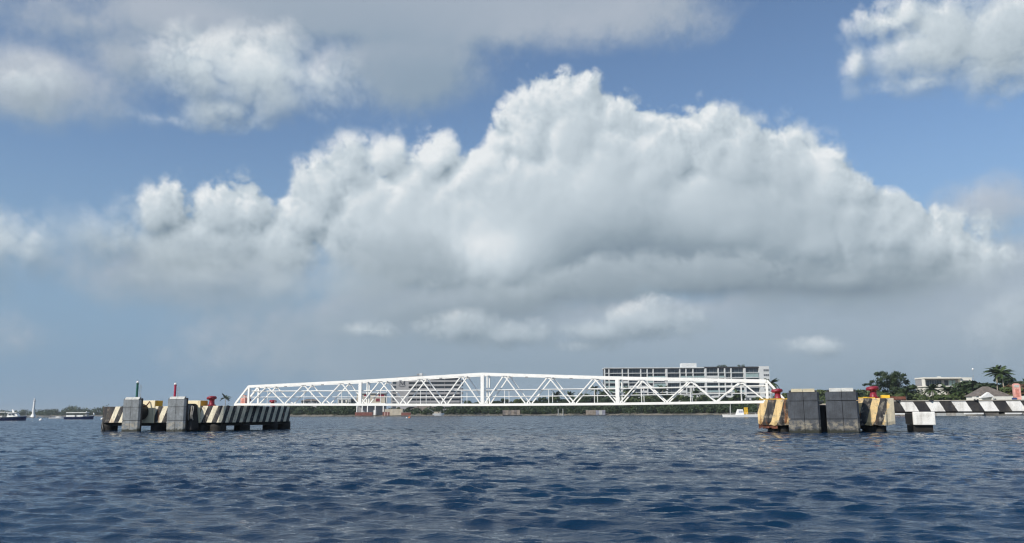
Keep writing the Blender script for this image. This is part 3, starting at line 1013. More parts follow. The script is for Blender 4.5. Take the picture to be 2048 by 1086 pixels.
# ------------------------------------------------------------------ the white footbridge between the dolphins
def build_bridge():
    D0 = 72.0
    O = at(965, 812, D0)
    O.z = 0
    SEG = math.hypot(256.8 / FPX * D0, 0.0491 * D0)
    W = 1.55
    br = thing('footbridge', 'long white steel truss footbridge spanning the water between the two dolphins', 'footbridge', O, -TH)
    mat = M['white_steel']

    def zat(px, py, s):
        return at(px, py, D0 * (1 - 0.0491 * s)).z
    ks = [-2.13, -2, -1, 0, 1, 2, 2.12]
    zb_k = [zat(486, 811, -2.13), zat(502, 811, -2), zat(723, 811.5, -1), zat(965, 812, 0), zat(1232, 810.3, 1), zat(1527, 806.3, 2), zat(1547, 806, 2.12)]
    zt_k = [0, zat(502, 770.5, -2), zat(723, 759.8, -1), zat(965, 745.3, 0), zat(1232, 753, 1), zat(1527, 759, 2), 0]

    def zb(x):
        return float(np.interp(x / SEG, ks, zb_k))

    def zt(x):
        return float(np.interp(x / SEG, ks[1:-1], zt_k[1:-1]))
    CT, CB = 0.235, 0.20
    xs = [SEG * k for k in (-2, -1, 0, 1, 2)]
    ends = (SEG * -2.13, SEG * 2.12)
    up = (0, 1, 0)
    for side, y in (('near', 0.0), ('far', W)):
        # chords, one length for each bay, butted at the posts
        for i in range(4):
            a, b = xs[i], xs[i + 1]
            MB().bar((a, y, zt(a) - CT / 2), (b, y, zt(b) - CT / 2), CT, 0.2, up).build('top_chord', mat, br)
        bx = [ends[0]] + xs + [ends[1]]
        for i in range(len(bx) - 1):
            a, b = bx[i], bx[i + 1]
            MB().bar((a, y, zb(a) + CB / 2), (b, y, zb(b) + CB / 2), CB, 0.2, up).build('bottom_chord', mat, br)
        # posts
        for k, x in enumerate(xs):
            z0, z1 = zb(x) + CB, zt(x) - CT
            if k in (0, 4):
                MB().box(x - 0.09, y - 0.075, z0, x + 0.09, y + 0.075, z1).build('end_post', mat, br)
            elif side == 'near':
                MB().box(x - 0.15, y - 0.097, z0, x + 0.15, y + 0.097, z1).build('post', mat, br)
            else:
                for dx in (-0.11, 0.11):
                    MB().box(x + dx - 0.045, y - 0.075, z0, x + dx + 0.045, y + 0.075, z1).build('post', mat, br)
        # sloping end members
        for xe, xp in ((ends[0], xs[0]), (ends[1], xs[4])):
            s = 1 if xp > xe else -1
            MB().bar((xe + s * 0.12, y, zb(xe) + CB + 0.02), (xp - s * 0.03, y, zt(xp) - 0.06), 0.16, 0.14, up).build('end_strut', mat, br)
        # three lambda pairs in each bay
        for i in range(4):
            a, b = xs[i], xs[i + 1]
            L = b - a
            for j in range(3):
                xa, xm, xb = a + L * j / 3, a + L * (j + 0.5) / 3, a + L * (j + 1) / 3
                oa = 0.20 if j == 0 else 0.07
                ob = 0.20 if j == 2 else 0.07
                w = 0.098
                MB().bar((xa + oa, y, zb(xa) + CB + 0.01), (xm - 0.07, y, zt(xm) - CT - 0.01), w, 0.10, up).build('diagonal', mat, br)
                MB().bar((xm + 0.07, y, zt(xm) - CT - 0.01), (xb - ob, y, zb(xb) + CB + 0.01), w, 0.10, up).build('diagonal', mat, br)
                # gusset plates at the nodes
                MB().box(xm - 0.24, y - 0.012, zt(xm) - CT - 0.13, xm + 0.24, y + 0.012, zt(xm) - CT - 0.003).build('gusset', mat, br)
        # rails and their stanchions, just inside the truss
        yr = y + (0.14 if side == 'near' else -0.14)
        for i in range(4):
            a, b = xs[i], xs[i + 1]
            for hz, rr in ((1.16, 0.036), (0.60, 0.026)):
                MB().tube([(a, yr, zb(a) + CB + hz), (b, yr, zb(b) + CB + hz)], rr, 8).build('handrail' if hz > 1 else 'midrail', mat, br)
            for j in range(3):
                xm = a + (b - a) * (j + 0.5) / 3
                MB().tube([(xm, yr, zb(xm) + CB - 0.02), (xm, yr, zb(xm) + CB + 1.16)], 0.03, 8).build('stanchion', mat, br)
        for xe, xp in ((ends[0], xs[0]), (ends[1], xs[4])):
            for hz in (1.16, 0.60):
                f = hz / (zt(xp) - zb(xp))
                MB().tube([(xp, yr, zb(xp) + CB + hz), (xe + (xp - xe) * f * 1.05, yr, zb(xe) + CB + hz)], 0.026, 8).build('midrail', mat, br)
    # floor grating in panels, cross beams under it, lacing under the roof
    n = 24
    for i in range(n):
        a = ends[0] + (ends[1] - ends[0]) * i / n
        b = ends[0] + (ends[1] - ends[0]) * (i + 1) / n - 0.02
        MB().bar((a, W / 2, zb(a) + CB * 0.62), (b, W / 2, zb(b) + CB * 0.62), 0.05, W - 0.24, up).build('deck_panel', M['grey_steel'], br)
    for i in range(4):
        for j in range(3):
            x = xs[i] + SEG * (j + (0 if i or j else 0.02)) / 3
            MB().box(x - 0.05, 0.105, zb(x) + 0.02, x + 0.05, W - 0.105, zb(x) + 0.09).build('cross_beam', mat, br)
            xm = xs[i] + SEG * (j + 0.5) / 3
            MB().box(xm - 0.04, 0.105, zt(xm) - CT + 0.06, xm + 0.04, W - 0.105, zt(xm) - CT + 0.14).build('roof_strut', mat, br)
    for x in xs:
        MB().box(x - 0.05, 0.105, zt(x) - CT + 0.05, x + 0.05, W - 0.105, zt(x) - 0.05).build('roof_strut', mat, br)
    # floodlight brackets under the top chord
    for i in range(4):
        for f in (0.34, 0.67):
            x = xs[i] + SEG * f
            MB().box(x - 0.13, -0.09, zt(x) - CT - 0.09, x + 0.13, -0.02, zt(x) - CT - 0.004).build('bracket', M['grey_steel'], br)
    for x in (ends[0] + 0.25, ends[1] - 0.25):
        MB().box(x - 0.18, -0.05, zb(x) - 0.10, x + 0.18, W + 0.05, zb(x) - 0.003).build('bearing', M['rusty'], br)


build_bridge()


# ------------------------------------------------------------------ the shore
SHORE = [(-900, 1900), (-300, 1500), (0, 1330), (210, 1220), (380, 900), (500, 700), (580, 620), (700, 548), (800, 535), (900, 545), (1000, 560),
         (1200, 556), (1400, 500), (1540, 415), (1680, 352), (1790, 312), (2048, 290), (2400, 268), (3200, 260)]


def shore_y(px):
    return float(np.interp(px, [a for a, b in SHORE], [b for a, b in SHORE]))


M['sand'] = plain('sand', (0.30, 0.27, 0.20), 0.9, 0.2, 0.3)
M['rock'] = plain('rock', (0.13, 0.12, 0.105), 0.9, 0.4, 0.6, bump=0.6)
M['leaf_far'] = foliage('leaf_far', (0.030, 0.050, 0.022), (0.055, 0.082, 0.034))
M['leaf_dark'] = foliage('leaf_dark', (0.018, 0.034, 0.014), (0.044, 0.070, 0.026))
M['leaf_mid'] = foliage('leaf_mid', (0.042, 0.068, 0.020), (0.105, 0.135, 0.042))
M['leaf_light'] = foliage('leaf_light', (0.050, 0.075, 0.018), (0.13, 0.16, 0.05))
M['leaf_brown'] = foliage('leaf_brown', (0.07, 0.04, 0.02), (0.16, 0.085, 0.04))
M['bark'] = plain('bark', (0.16, 0.13, 0.10), 0.9, 0.3, 1.5)
M['palm_bark'] = plain('palm_bark', (0.30, 0.27, 0.22), 0.9, 0.25, 1.5)
M['palm_leaf'] = foliage('palm_leaf', (0.022, 0.045, 0.012), (0.06, 0.09, 0.028))
M['hotel_white'] = plain('hotel_white', (0.62, 0.64, 0.64), 0.6, 0.08, 0.15)
M['hotel_grey'] = plain('hotel_grey', (0.33, 0.33, 0.34), 0.7, 0.10, 0.12)
M['villa_white'] = plain('villa_white', (0.84, 0.82, 0.74), 0.6, 0.07, 0.3)
M['glass'] = plain('glass', (0.050, 0.064, 0.078), 0.12, 0.5, 0.35, spec=0.6)
M['glass_green'] = plain('glass_green', (0.30, 0.40, 0.40), 0.15, 0.2, 0.3, spec=0.6)
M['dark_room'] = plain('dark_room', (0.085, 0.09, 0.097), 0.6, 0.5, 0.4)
M['thatch'] = plain('thatch', (0.15, 0.13, 0.115), 0.95, 0.3, 1.2, bump=0.6)
M['beige'] = plain('beige', (0.50, 0.45, 0.36), 0.8, 0.12, 0.5)
M['brick_red'] = plain('brick_red', (0.20, 0.075, 0.06), 0.8, 0.3, 1.0)
M['rust_roof'] = plain('rust_roof', (0.20, 0.075, 0.045), 0.85, 0.3, 0.8)
M['navy_hull'] = plain('navy_hull', (0.012, 0.022, 0.075), 0.25, 0.2, 1.0)
M['orange'] = plain('orange', (0.62, 0.16, 0.03), 0.5, 0.15, 2.0)
M['pink'] = plain('pink', (0.46, 0.30, 0.27), 0.6, 0.15, 2.0)
M['lilac'] = plain('lilac', (0.42, 0.43, 0.52), 0.8, 0.3, 1.4)
M['navy_text'] = plain('navy_text', (0.03, 0.035, 0.05), 0.6, 0.1)


def build_ground():
    mb = MB()
    rows = [(0.0, -1.5), (0.0, 0.12), (6.0, 0.7), (22.0, 1.6), (80.0, 2.6), (1500.0, 3.0)]
    pts = []
    pxs = [SHORE[0][0]] + list(range(-300, 2500, 25)) + [3200]
    r = random.Random(4)
    for px in pxs:
        Y = shore_y(px) * (1 + 0.006 * r.uniform(-1, 1))
        for i, (dy, z) in enumerate(rows):
            p = at(px, 828, Y)
            q = p * ((Y + dy - (3.0 if i == 0 else 0)) / Y)
            pts.append((q.x, q.y, z + (0.15 * r.random() if 0 < i < 3 else 0)))
    n = len(rows)
    fs = []
    for i in range(len(pxs) - 1):
        for k in range(n - 1):
            a = i * n + k
            fs.append((a, a + n, a + n + 1, a + 1))
    m, T, bs = new_mat('shore_ground')
    g = T.node('ShaderNodeNewGeometry').outputs['Position']
    nn = T.noise(g, 0.05, 6.0, 0.62)
    T.put(bs.inputs['Base Color'], T.mix(T.ss(nn, 0.42, 0.58), (0.07, 0.07, 0.06), (0.20, 0.18, 0.145)))
    bs.inputs['Roughness'].default_value = 0.95
    o = MB().add(pts, fs).build('ground', m, smooth=False)
    o['kind'] = 'structure'
    o['label'] = 'low rocky shore with sand behind the water'


build_ground()


# ---- foliage
def leaf_cloud(centres, radii, n_leaf, size, seed, squash=0.75, shell=0.45):
    """many small leaf faces through ellipsoidal clumps, denser towards their skins"""
    g = np.random.default_rng(seed)
    vs, fs = [], []
    base = 0
    for (c, r) in zip(centres, radii):
        m = max(4, int(n_leaf * r * r))
        d = g.normal(size=(m, 3))
        d /= np.linalg.norm(d, axis=1)[:, None]
        rr = r * (shell + (1 - shell) * g.random(m) ** 0.5) * (1 + 0.18 * g.normal(size=m))
        p = np.array(c) + d * rr[:, None] * np.array([1, 1, squash])
        nrm = d + g.normal(scale=0.55, size=(m, 3))
        nrm /= np.linalg.norm(nrm, axis=1)[:, None]
        a = np.cross(nrm, g.normal(size=(m, 3)))
        a /= np.linalg.norm(a, axis=1)[:, None]
        b = np.cross(nrm, a)
        s = size * g.uniform(0.6, 1.35, size=(m, 1))
        q = np.stack([p - a * s, p - b * s * 0.55, p + a * s, p + b * s * 0.55], 1).reshape(-1, 3)
        vs.append(q)
        fs.append(np.arange(m * 4).reshape(-1, 4) + base)
        base += m * 4
    return np.concatenate(vs), np.concatenate(fs)


def leaf_mesh(name, v, f, mat):
    me = bpy.data.meshes.new(name)
    me.vertices.add(len(v))
    me.vertices.foreach_set('co', v.astype(np.float32).ravel())
    me.loops.add(f.size)
    me.loops.foreach_set('vertex_index', f.astype(np.int32).ravel())
    me.polygons.add(len(f))
    me.polygons.foreach_set('loop_start', np.arange(0, f.size, 4, dtype=np.int32))
    me.update(calc_edges=True)
    me.materials.append(mat)
    return me


def limb_mesh(name, h, spread, seed, n=6, r0=0.035):
    """tapered trunk with limbs, unit: metres"""
    r = random.Random(seed)
    mb = MB()
    mb.tube([(0, 0, -0.5), (0.02 * h, 0, h * 0.25), (0.0, 0.02 * h, h * 0.55), (0.02 * h, 0.0, h * 0.85)], [r0 * h, r0 * h * 0.8, r0 * h * 0.55, r0 * h * 0.15], 7)
    for k in range(n):
        t = 2 * math.pi * (k + r.random() * 0.6) / n
        z = h * r.uniform(0.3, 0.6)
        e = spread * r.uniform(0.5, 0.85)
        mb.tube([(0, 0, z), (e * 0.5 * math.cos(t), e * 0.5 * math.sin(t), z + h * 0.10), (e * math.cos(t), e * math.sin(t), z + h * r.uniform(0.15, 0.3))],
                [r0 * h * 0.45, r0 * h * 0.28, r0 * h * 0.08], 5)
    return mb.mesh(name, M['bark'])


TREE_KIT = []
for k in range(7):
    g = random.Random(50 + k)
    cs, rs = [], []
    for j in range(10):
        t = g.uniform(0, 6.283)
        e = g.uniform(0.05, 0.36)
        cs.append((e * math.cos(t), e * math.sin(t), g.uniform(0.32, 0.84) - e * 0.35))
        rs.append(g.uniform(0.10, 0.19))
    v, f = leaf_cloud([tuple(10 * q for q in c) for c in cs], [10 * q for q in rs], 75, 0.46, 80 + k)
    mat = M[('leaf_dark', 'leaf_mid', 'leaf_dark', 'leaf_far', 'leaf_mid', 'leaf_dark', 'leaf_far')[k]]
    TREE_KIT.append((leaf_mesh('crown', v, f, mat), limb_mesh('trunk', 7.5, 3.2, 20 + k)))


def tree(px, top_py, Y, label, group, kind=0, wide=1.0, name='tree', base=1.2):
    p = at(px, top_py, Y)
    h = max(3.0, p.z - base)
    t = thing(name, label, 'tree', (p.x, p.y, base), random.Random(int(px * 7 + Y)).uniform(0, 6.28), group)
    s = h / 9.0
    t.scale = (s * wide, s * wide, s)
    crown, trunk = TREE_KIT[kind % len(TREE_KIT)]
    link('crown', crown, t)
    link('trunk', trunk, t)
    return t


def frond_mesh(L, droop, seed, mat):
    r = random.Random(seed)
    mb = MB()
    n = 12
    P = []
    for i in range(n + 1):
        t = i / n
        P.append(Vector((L * (t - 0.12 * droop * t * t), 0, L * (0.42 * t - (0.35 + 0.55 * droop) * t * t))))
    mb.tube(P, [0.05 * (1 - 0.8 * i / n) for i in range(n + 1)], 4, caps=False)
    for i in range(1, n + 1):
        t = i / n
        w = L * 0.30 * (math.sin(math.pi * min(1, 0.12 + t * 0.86)) ** 0.7)
        for s in (-1, 1):
            for q in range(2):
                o = P[i] + (P[i] - P[i - 1]) * (q * 0.5)
                d = (P[i] - P[i - 1]).normalized()
                tip = o + Vector((0, s, 0)) * w * 0.8 + d * w * 0.5 + Vector((0, 0, -w * (0.25 + 0.3 * r.random())))
                wd = d * L * 0.045
                mb.add([o - wd, o + wd, tip], [(0, 1, 2)])
    return mb.mesh('frond', mat)


FRONDS = [frond_mesh(3.3, dr, 3 + i, M['palm_leaf']) for i, dr in enumerate((0.2, 0.6, 1.0))]


def palm(px, top_py, Y, label, lean=0.0, size=1.0, group='coconut palms along the shore', base=1.2, n=20):
    p = at(px, top_py, Y)
    h = max(3.0, p.z - base - 1.1 * size)
    r = random.Random(int(px * 3 + Y))
    t = thing('palm_tree', label, 'palm', (p.x - lean * h, p.y, base), 0.0, group)
    top = Vector((lean * h, 0, h))
    MB().tube([(0, 0, -0.5), (lean * h * 0.35, 0, h * 0.5), top], [0.24 * size, 0.17 * size, 0.13 * size], 7).build('trunk', M['palm_bark'], t, smooth=True)
    for k in range(n):
        f = link('frond', FRONDS[0 if k % 3 == 0 else (1 if k % 3 == 1 else 2)], t, top)
        f.rotation_euler = (r.uniform(-0.3, 0.3), r.uniform(-1.05, 0.35), 2 * math.pi * (k * 0.382) + r.uniform(-0.2, 0.2))
        f.scale = (size * r.uniform(0.85, 1.1),) * 3
    return t


def shrubs(name, label, px0, px1, step, dy, hfun, mat, seed, size, dens, base=0.8):
    """undergrowth nobody could count: one object"""
    r = random.Random(seed)
    cs, rs = [], []
    px = px0
    while px < px1:
        Y = shore_y(px) + dy * r.uniform(0.3, 1.4)
        h = hfun(px) * r.choice((r.uniform(0.45, 0.8), r.uniform(0.8, 1.3)))
        p = at(px, 828, Y)
        rad = h * r.uniform(0.42, 0.62)
        cs.append((p.x, p.y, base + h - rad * 0.8))
        rs.append(rad)
        if h > 2.5:
            cs.append((p.x + r.uniform(-1, 1) * rad, p.y - rad * 0.4, base + h * 0.32))
            rs.append(h * 0.38)
        px += step * r.uniform(0.7, 1.3)
    v, f = leaf_cloud(cs, rs, dens, size, seed)
    o = link(name, leaf_mesh(name, v, f, mat))
    o['kind'] = 'stuff'
    o['label'] = label
    o['category'] = 'vegetation'
    return o


far_h = lambda px: float(np.interp(px, [-300, 0, 40, 90, 125, 145, 175, 210, 300, 420, 480], [8, 8.5, 9.5, 9.0, 10.5, 14.0, 11, 12.0, 10, 9, 7]))
shrubs('far_woodland', 'hazy low woodland along the distant shore on the left', -260, 500, 2.2, 60, far_h, M['leaf_far'], 11, 1.15, 2.4)
sh_h = lambda px: float(np.interp(px, [480, 575, 640, 700, 720, 790, 860, 930, 1000, 1300, 1440, 1540, 1700, 1800, 2100], [7, 8, 7.5, 7.5, 4, 3.0, 4.5, 6.5, 6.5, 6.5, 6.0, 5.0, 6, 6.5, 6]))
shrubs('undergrowth', 'dense dark green undergrowth along the waterline below the footbridge', 480, 705, 2.6, 22, sh_h, M['leaf_dark'], 21, 0.6, 14)
shrubs('undergrowth', 'mixed green undergrowth along the waterline beneath the hotels', 705, 1560, 2.6, 24, sh_h, M['leaf_dark'], 22, 0.6, 14)
shrubs('undergrowth', 'bright green bushes behind the right dolphin and walkway', 1560, 2140, 2.4, 34, sh_h, M['leaf_mid'], 23, 0.36, 26)
top_y = lambda px: float(np.interp(px, [480, 560, 575, 620, 660, 700, 725, 800, 925, 960, 1000, 1050, 1090, 1110, 1140, 1170, 1200, 1240, 1320, 1400, 1480, 1530, 1545, 1580, 1600, 1640, 1665, 1700, 1725],
                                   [815, 812, 809, 806, 807, 808, 808, 810, 799, 797, 797, 793, 794, 789, 793, 782, 783, 782, 784, 786, 790, 793, 786, 784, 777, 776, 780, 777, 779]))
r_ = random.Random(9)
px = 500.0
while px < 1728:
    Y = shore_y(px) + r_.uniform(26, 58)
    jit = r_.uniform(-1.0, 5.0)
    if px < 720:
        tree(px, top_y(px) + jit, Y, 'dark shore tree behind the left half of the footbridge', 'trees behind the left half of the footbridge', r_.choice((0, 2, 5, 3)))
    elif px < 1215:
        if not 735 < px < 925:
            tree(px, top_y(px) + jit, Y, 'dense green tree between the two hotels on the shore', 'trees between the two hotels', r_.choice((0, 1, 2, 4, 5)))
        elif r_.random() < 0.45:
            tree(px, top_y(px) + 3 + jit, Y, 'low tree at the foot of the grey hotel', 'trees at the foot of the grey hotel', r_.choice((0, 2, 5)))
    elif px < 1545:
        tree(px, top_y(px) + jit, Y, 'green tree in front of the long white hotel', 'trees in front of the long white hotel', r_.choice((0, 1, 4, 5)))
    else:
        tree(px, top_y(px) + jit * 0.8, Y, 'dark tree rising behind the two dark fenders', 'trees behind the dark fenders', r_.choice((0, 2, 5, 1)), 1.15)
    px += r_.uniform(9, 15)
for px, py, lb in ((1112, 787, 'palm rising from the trees right of the bridge middle post'), (1140, 789, 'smaller palm between the bridge middle post and the long hotel'),
                   (1190, 776, 'tall palm just left of the long white hotel'), (1216, 780, 'palm before the left end of the long white hotel'),
                   (1255, 778, 'palm right of the fourth bridge post before the hotel'), (1325, 775, 'bushy palm before the middle of the long hotel'),
                   (1392, 783, 'palm under the rooftop plant room of the long hotel'), (1476, 786, 'palm before the right third of the long hotel')):
    palm(px, py, shore_y(px) + 30, lb, 0.04, 1.5)
palm(451, 792, 690, 'lone palm beyond the deck of the striped left dolphin', -0.03, 1.5, None)
palm(1543, 761, 400, 'palm between the white hotel and the red bollard', 0.03, 1.25, None)


def big_tree():
    Y = 345
    p = at(1786, 741, Y)
    base = 1.5
    h = p.z - base
    t = thing('spreading_tree', 'tall spreading tree with tiered dark crown behind the right bollard', 'tree', (p.x, p.y, base))
    cs, rs = [], []
    g = random.Random(77)

    def put(px, py, rad, n=3):
        q = at(px, py, Y)
        for k in range(n):
            cs.append((q.x - p.x + g.uniform(-1, 1) * rad, g.uniform(-3.2, 3.2), q.z - base + g.uniform(-0.5, 0.5) * rad))
            rs.append(rad * g.uniform(0.7, 1.15))
    for a in ((1760, 748, 1.3), (1775, 745, 1.5), (1790, 748, 1.5), (1765, 756, 1.6), (1782, 757, 1.9), (1797, 757, 1.6), (1803, 752, 1.0), (1745, 766, 1.3), (1738, 769, 0.8),
              (1760, 767, 1.9), (1778, 768, 2.2), (1797, 768, 2.0), (1808, 764, 1.2), (1752, 776, 1.8), (1772, 780, 2.2), (1795, 780, 2.2), (1812, 778, 1.8), (1822, 775, 1.3), (1830, 784, 1.6), (1760, 790, 2.4), (1780, 792, 2.6), (1802, 790, 2.6), (1822, 792, 2.4), (1834, 794, 1.8), (1746, 786, 1.6)):
        put(*a)
    v, f = leaf_cloud(cs, rs, 60, 0.34, 5, 0.62, 0.3)
    link('crown', leaf_mesh('crown', v, f, M['leaf_dark']), t)
    mb = MB()
    mb.tube([(0, 0, -0.5), (0.2, 0, h * 0.3), (0, 0, h * 0.6), (0.3, 0, h * 0.9)], [0.7, 0.5, 0.3, 0.08], 8)
    for k in range(9):
        s = -1 if k % 2 else 1
        z = h * (0.28 + 0.06 * k)
        e = (7.5 - 0.5 * k)
        mb.tube([(0, 0, z), (s * e * 0.5, g.uniform(-1, 1), z + 0.8), (s * e, g.uniform(-2, 2), z + 1.4)], [0.28, 0.16, 0.04], 6)
    mb.build('trunk', M['bark'], t)


big_tree()
for i, (px, py, Y, k, w, lb) in enumerate((
        (1856, 787, 318, 4, 1.7, 'low bush under the left corner of the villa'),
        (1880, 788, 316, 1, 1.7, 'low bush under the wide window of the villa'),
        (1904, 787, 315, 2, 1.7, 'dark bush under the doorway of the villa'),
        (1926, 785, 314, 4, 1.7, 'low bush before the right wing of the villa'),
        (1722, 779, 338, 5, 1.7, 'dark round tree just left of the right bollard'),
        (1768, 786, 330, 1, 1.8, 'leafy bush right behind the right bollard'),
        (1796, 784, 328, 0, 1.7, 'dark leafy tree low under the spreading crown'),
        (1742, 781, 335, 1, 1.5, 'round bush left of the tall spreading tree'),
        (1815, 778, 330, 4, 1.6, 'bright leafy tree at the right foot of the spreading tree'),
        (1836, 786, 325, 2, 1.3, 'dark sloping tree between the spreading tree and the villa'),
        (1955, 757, 335, 2, 1.7, 'dark leafy tree against the right end of the villa'),
        (1973, 753, 338, 0, 1.6, 'tree behind the thatched roof near the villa'),
        (2016, 750, 342, 5, 1.7, 'dark tree right of the two tall palms'),
        (1942, 776, 322, 4, 1.8, 'low green tree below the right end of the villa'),
        (2014, 770, 318, 1, 1.5, 'light green tree behind the hall beside the pink cabinet'))):
    tree(px, py, Y, lb, 'trees around the villa', k, w, base=1.5)
t = tree(2036, 757, 316, 'brown leaved tree behind the pink cabinet', None, 6, 1.6, base=1.5)
t.children[0].data = t.children[0].data.copy()
t.children[0].data.materials[0] = M['leaf_brown']
for px, py, Y, ln, s, lb in ((1992, 738, 330, 0.03, 1.5, 'taller of the two pale trunked palms behind the thatched hall'),
                             (2003, 740, 326, -0.02, 1.35, 'shorter pale trunked palm with drooping head behind the thatched hall'),
                             (1864, 774, 318, 0.0, 1.1, 'small palm under the left corner of the villa'),
                             (1895, 776, 316, 0.04, 1.1, 'palm standing before the middle of the villa'),
                             (1914, 777, 314, -0.03, 1.15, 'palm under the glazed part of the villa'),
                             (1812, 780, 322, 0.03, 1.2, 'palm with pale fronds right of the spreading tree'),
                             (1930, 780, 312, 0.02, 1.0, 'low palm under the right windows of the villa')):
    palm(px, py, Y, lb, ln, s, 'palms around the villa', 1.5)


M['mural_grey'] = plain('mural_grey', (0.17, 0.15, 0.14), 0.9, 0.4, 0.8)
M['mural_tan'] = plain('mural_tan', (0.27, 0.23, 0.19), 0.9, 0.3, 0.8)
M['lilac_wall'] = plain('lilac_wall', (0.27, 0.28, 0.34), 0.9, 0.4, 0.8)
# ------------------------------------------------------------------ buildings on the shore (each in its own frame: x right, y away, z up)
class Site:
    """places a building so that it faces the camera at depth Y, its pixel columns and rows turned into metres"""

    def __init__(self, px_mid, Y, turn=0.0):
        self.Y = Y
        self.o = at(px_mid, 826, Y)
        self.o.z = 0.0

    def x(self, px, py=790):
        return at(px, py, self.Y).x - self.o.x

    def z(self, py, px=None):
        return at(px if px is not None else 1024, py, self.Y).z


def hotel_long():
    S = Site(1375, 615)
    zr = lambda py: at(1375, py, S.Y).z
    h = thing('hotel', 'long white hotel of many balconied storeys behind the right half of the footbridge', 'building', S.o)
    cols = [1210.5, 1219, 1246, 1258, 1283, 1296, 1308, 1334.5, 1361.6, 1374, 1388, 1413, 1439, 1452, 1464.6, 1491.7, 1520.6]
    X = [S.x(c) for c in cols]
    z_top = zr(736.2)
    n = 9
    zs = [2.0 + (z_top - 2.0) * i / n for i in range(n + 1)]
    wm = M['hotel_white']
    x0, x1 = X[0], S.x(1541.5)
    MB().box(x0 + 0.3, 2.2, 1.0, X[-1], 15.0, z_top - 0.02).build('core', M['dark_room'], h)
    MB().box(X[-1] + 0.02, 0.4, 1.0, x1, 15.5, zr(733.0)).build('end_wall', wm, h)
    for i in range(1, n):
        for j, (a, b) in enumerate(((X[0], X[11] - 0.02), (X[11], X[-1]))):
            piece('floor_slab', wm, h, a, 0.0, zs[i] - 0.22, b, 2.18, zs[i] + 0.22)
    for i, x in enumerate(X[:-1]):
        w = 0.75 if i in (7, 11, 15) else 0.36
        piece('column', wm, h, x - w, -0.12, 1.0, x + w, 2.0, z_top - 0.24)
    # roofs: oversailing slab on the left two thirds, planted terrace on the right
    rf = MB().box(x0 - 0.4, -0.6, z_top, X[11] - 0.9, 15.4, z_top + 0.55).build('roof_slab', wm, h)
    MB().box(X[11] - 0.85, 0.2, z_top, X[-1], 15.3, zr(733.6)).build('roof_terrace', M['dark_frame'], h)
    MB().box(S.x(1368), 4.0, z_top + 0.56, S.x(1398), 11.0, zr(725.5)).build('plant_room', wm, h)
    r = random.Random(5)
    v, f = leaf_cloud([(S.x(px), 1.5, zr(733) + 0.4) for px in (1440, 1446, 1450, 1453, 1482, 1487, 1491)], [1.1, 1.3, 1.0, 1.5, 1.1, 0.9, 1.4], 20, 0.45, 4)
    link('roof_planting', leaf_mesh('roof_planting', v, f, M['leaf_dark']), h)
    for i in range(n):
        z0, z1 = zs[i] + 0.23, zs[i + 1] - 0.23
        for j in range(len(X) - 1):
            a, b = X[j] + (0.78 if j in (7, 11, 15) else 0.40), X[j + 1] - (0.78 if j + 1 in (7, 11, 15) else 0.40)
            if i == 0 and r.random() < 0.3:
                continue
            wdw = piece('window', M['glass'], h, a + 0.1, 2.02, z0 + 0.02, b - 0.1, 2.14, z1 - 0.02)
            w_ = b - a - 0.2
            if w_ > 3.5:
                for q in (0.33, 0.66):
                    piece('mullion', M['hotel_grey'], wdw, -w_ / 2 + w_ * q - 0.06, -0.14, -(z1 - z0) / 2 + 0.05, -w_ / 2 + w_ * q + 0.06, -0.07, (z1 - z0) / 2 - 0.05)
            # balcony fronts: glass in most bays, solid in some, none on the top storey
            t = r.random()
            if i < n - 1:
                if t < 0.28:
                    piece('balcony_front', wm, h, a, 0.05, z0 + 0.01, b, 0.17, z0 + 1.25)
                elif t < 0.62:
                    piece('balcony_front', M['glass_green'], h, a, 0.05, z0 + 0.01, b, 0.13, z0 + 1.15)
                elif t < 0.70:
                    piece('balcony_screen', M['glass_green'], h, a, 0.05, z0 + 0.01, b, 0.13, z1 - 0.4)
    ex0, ex1 = X[-1] + 4.2, x1 - 1.0
    for i in range(1, n):
        zc = zs[i] + 1.7
        for q in range(3):
            a = X[-1] + 3.5 + q * 1.35
            w_ = piece('window', M['glass'], h, a, 0.30, zc - 0.75, a + 1.1, 0.38, zc + 0.75)
            piece('mullion', wm, w_, -0.04, -0.06, -0.7, 0.04, -0.04, 0.7)


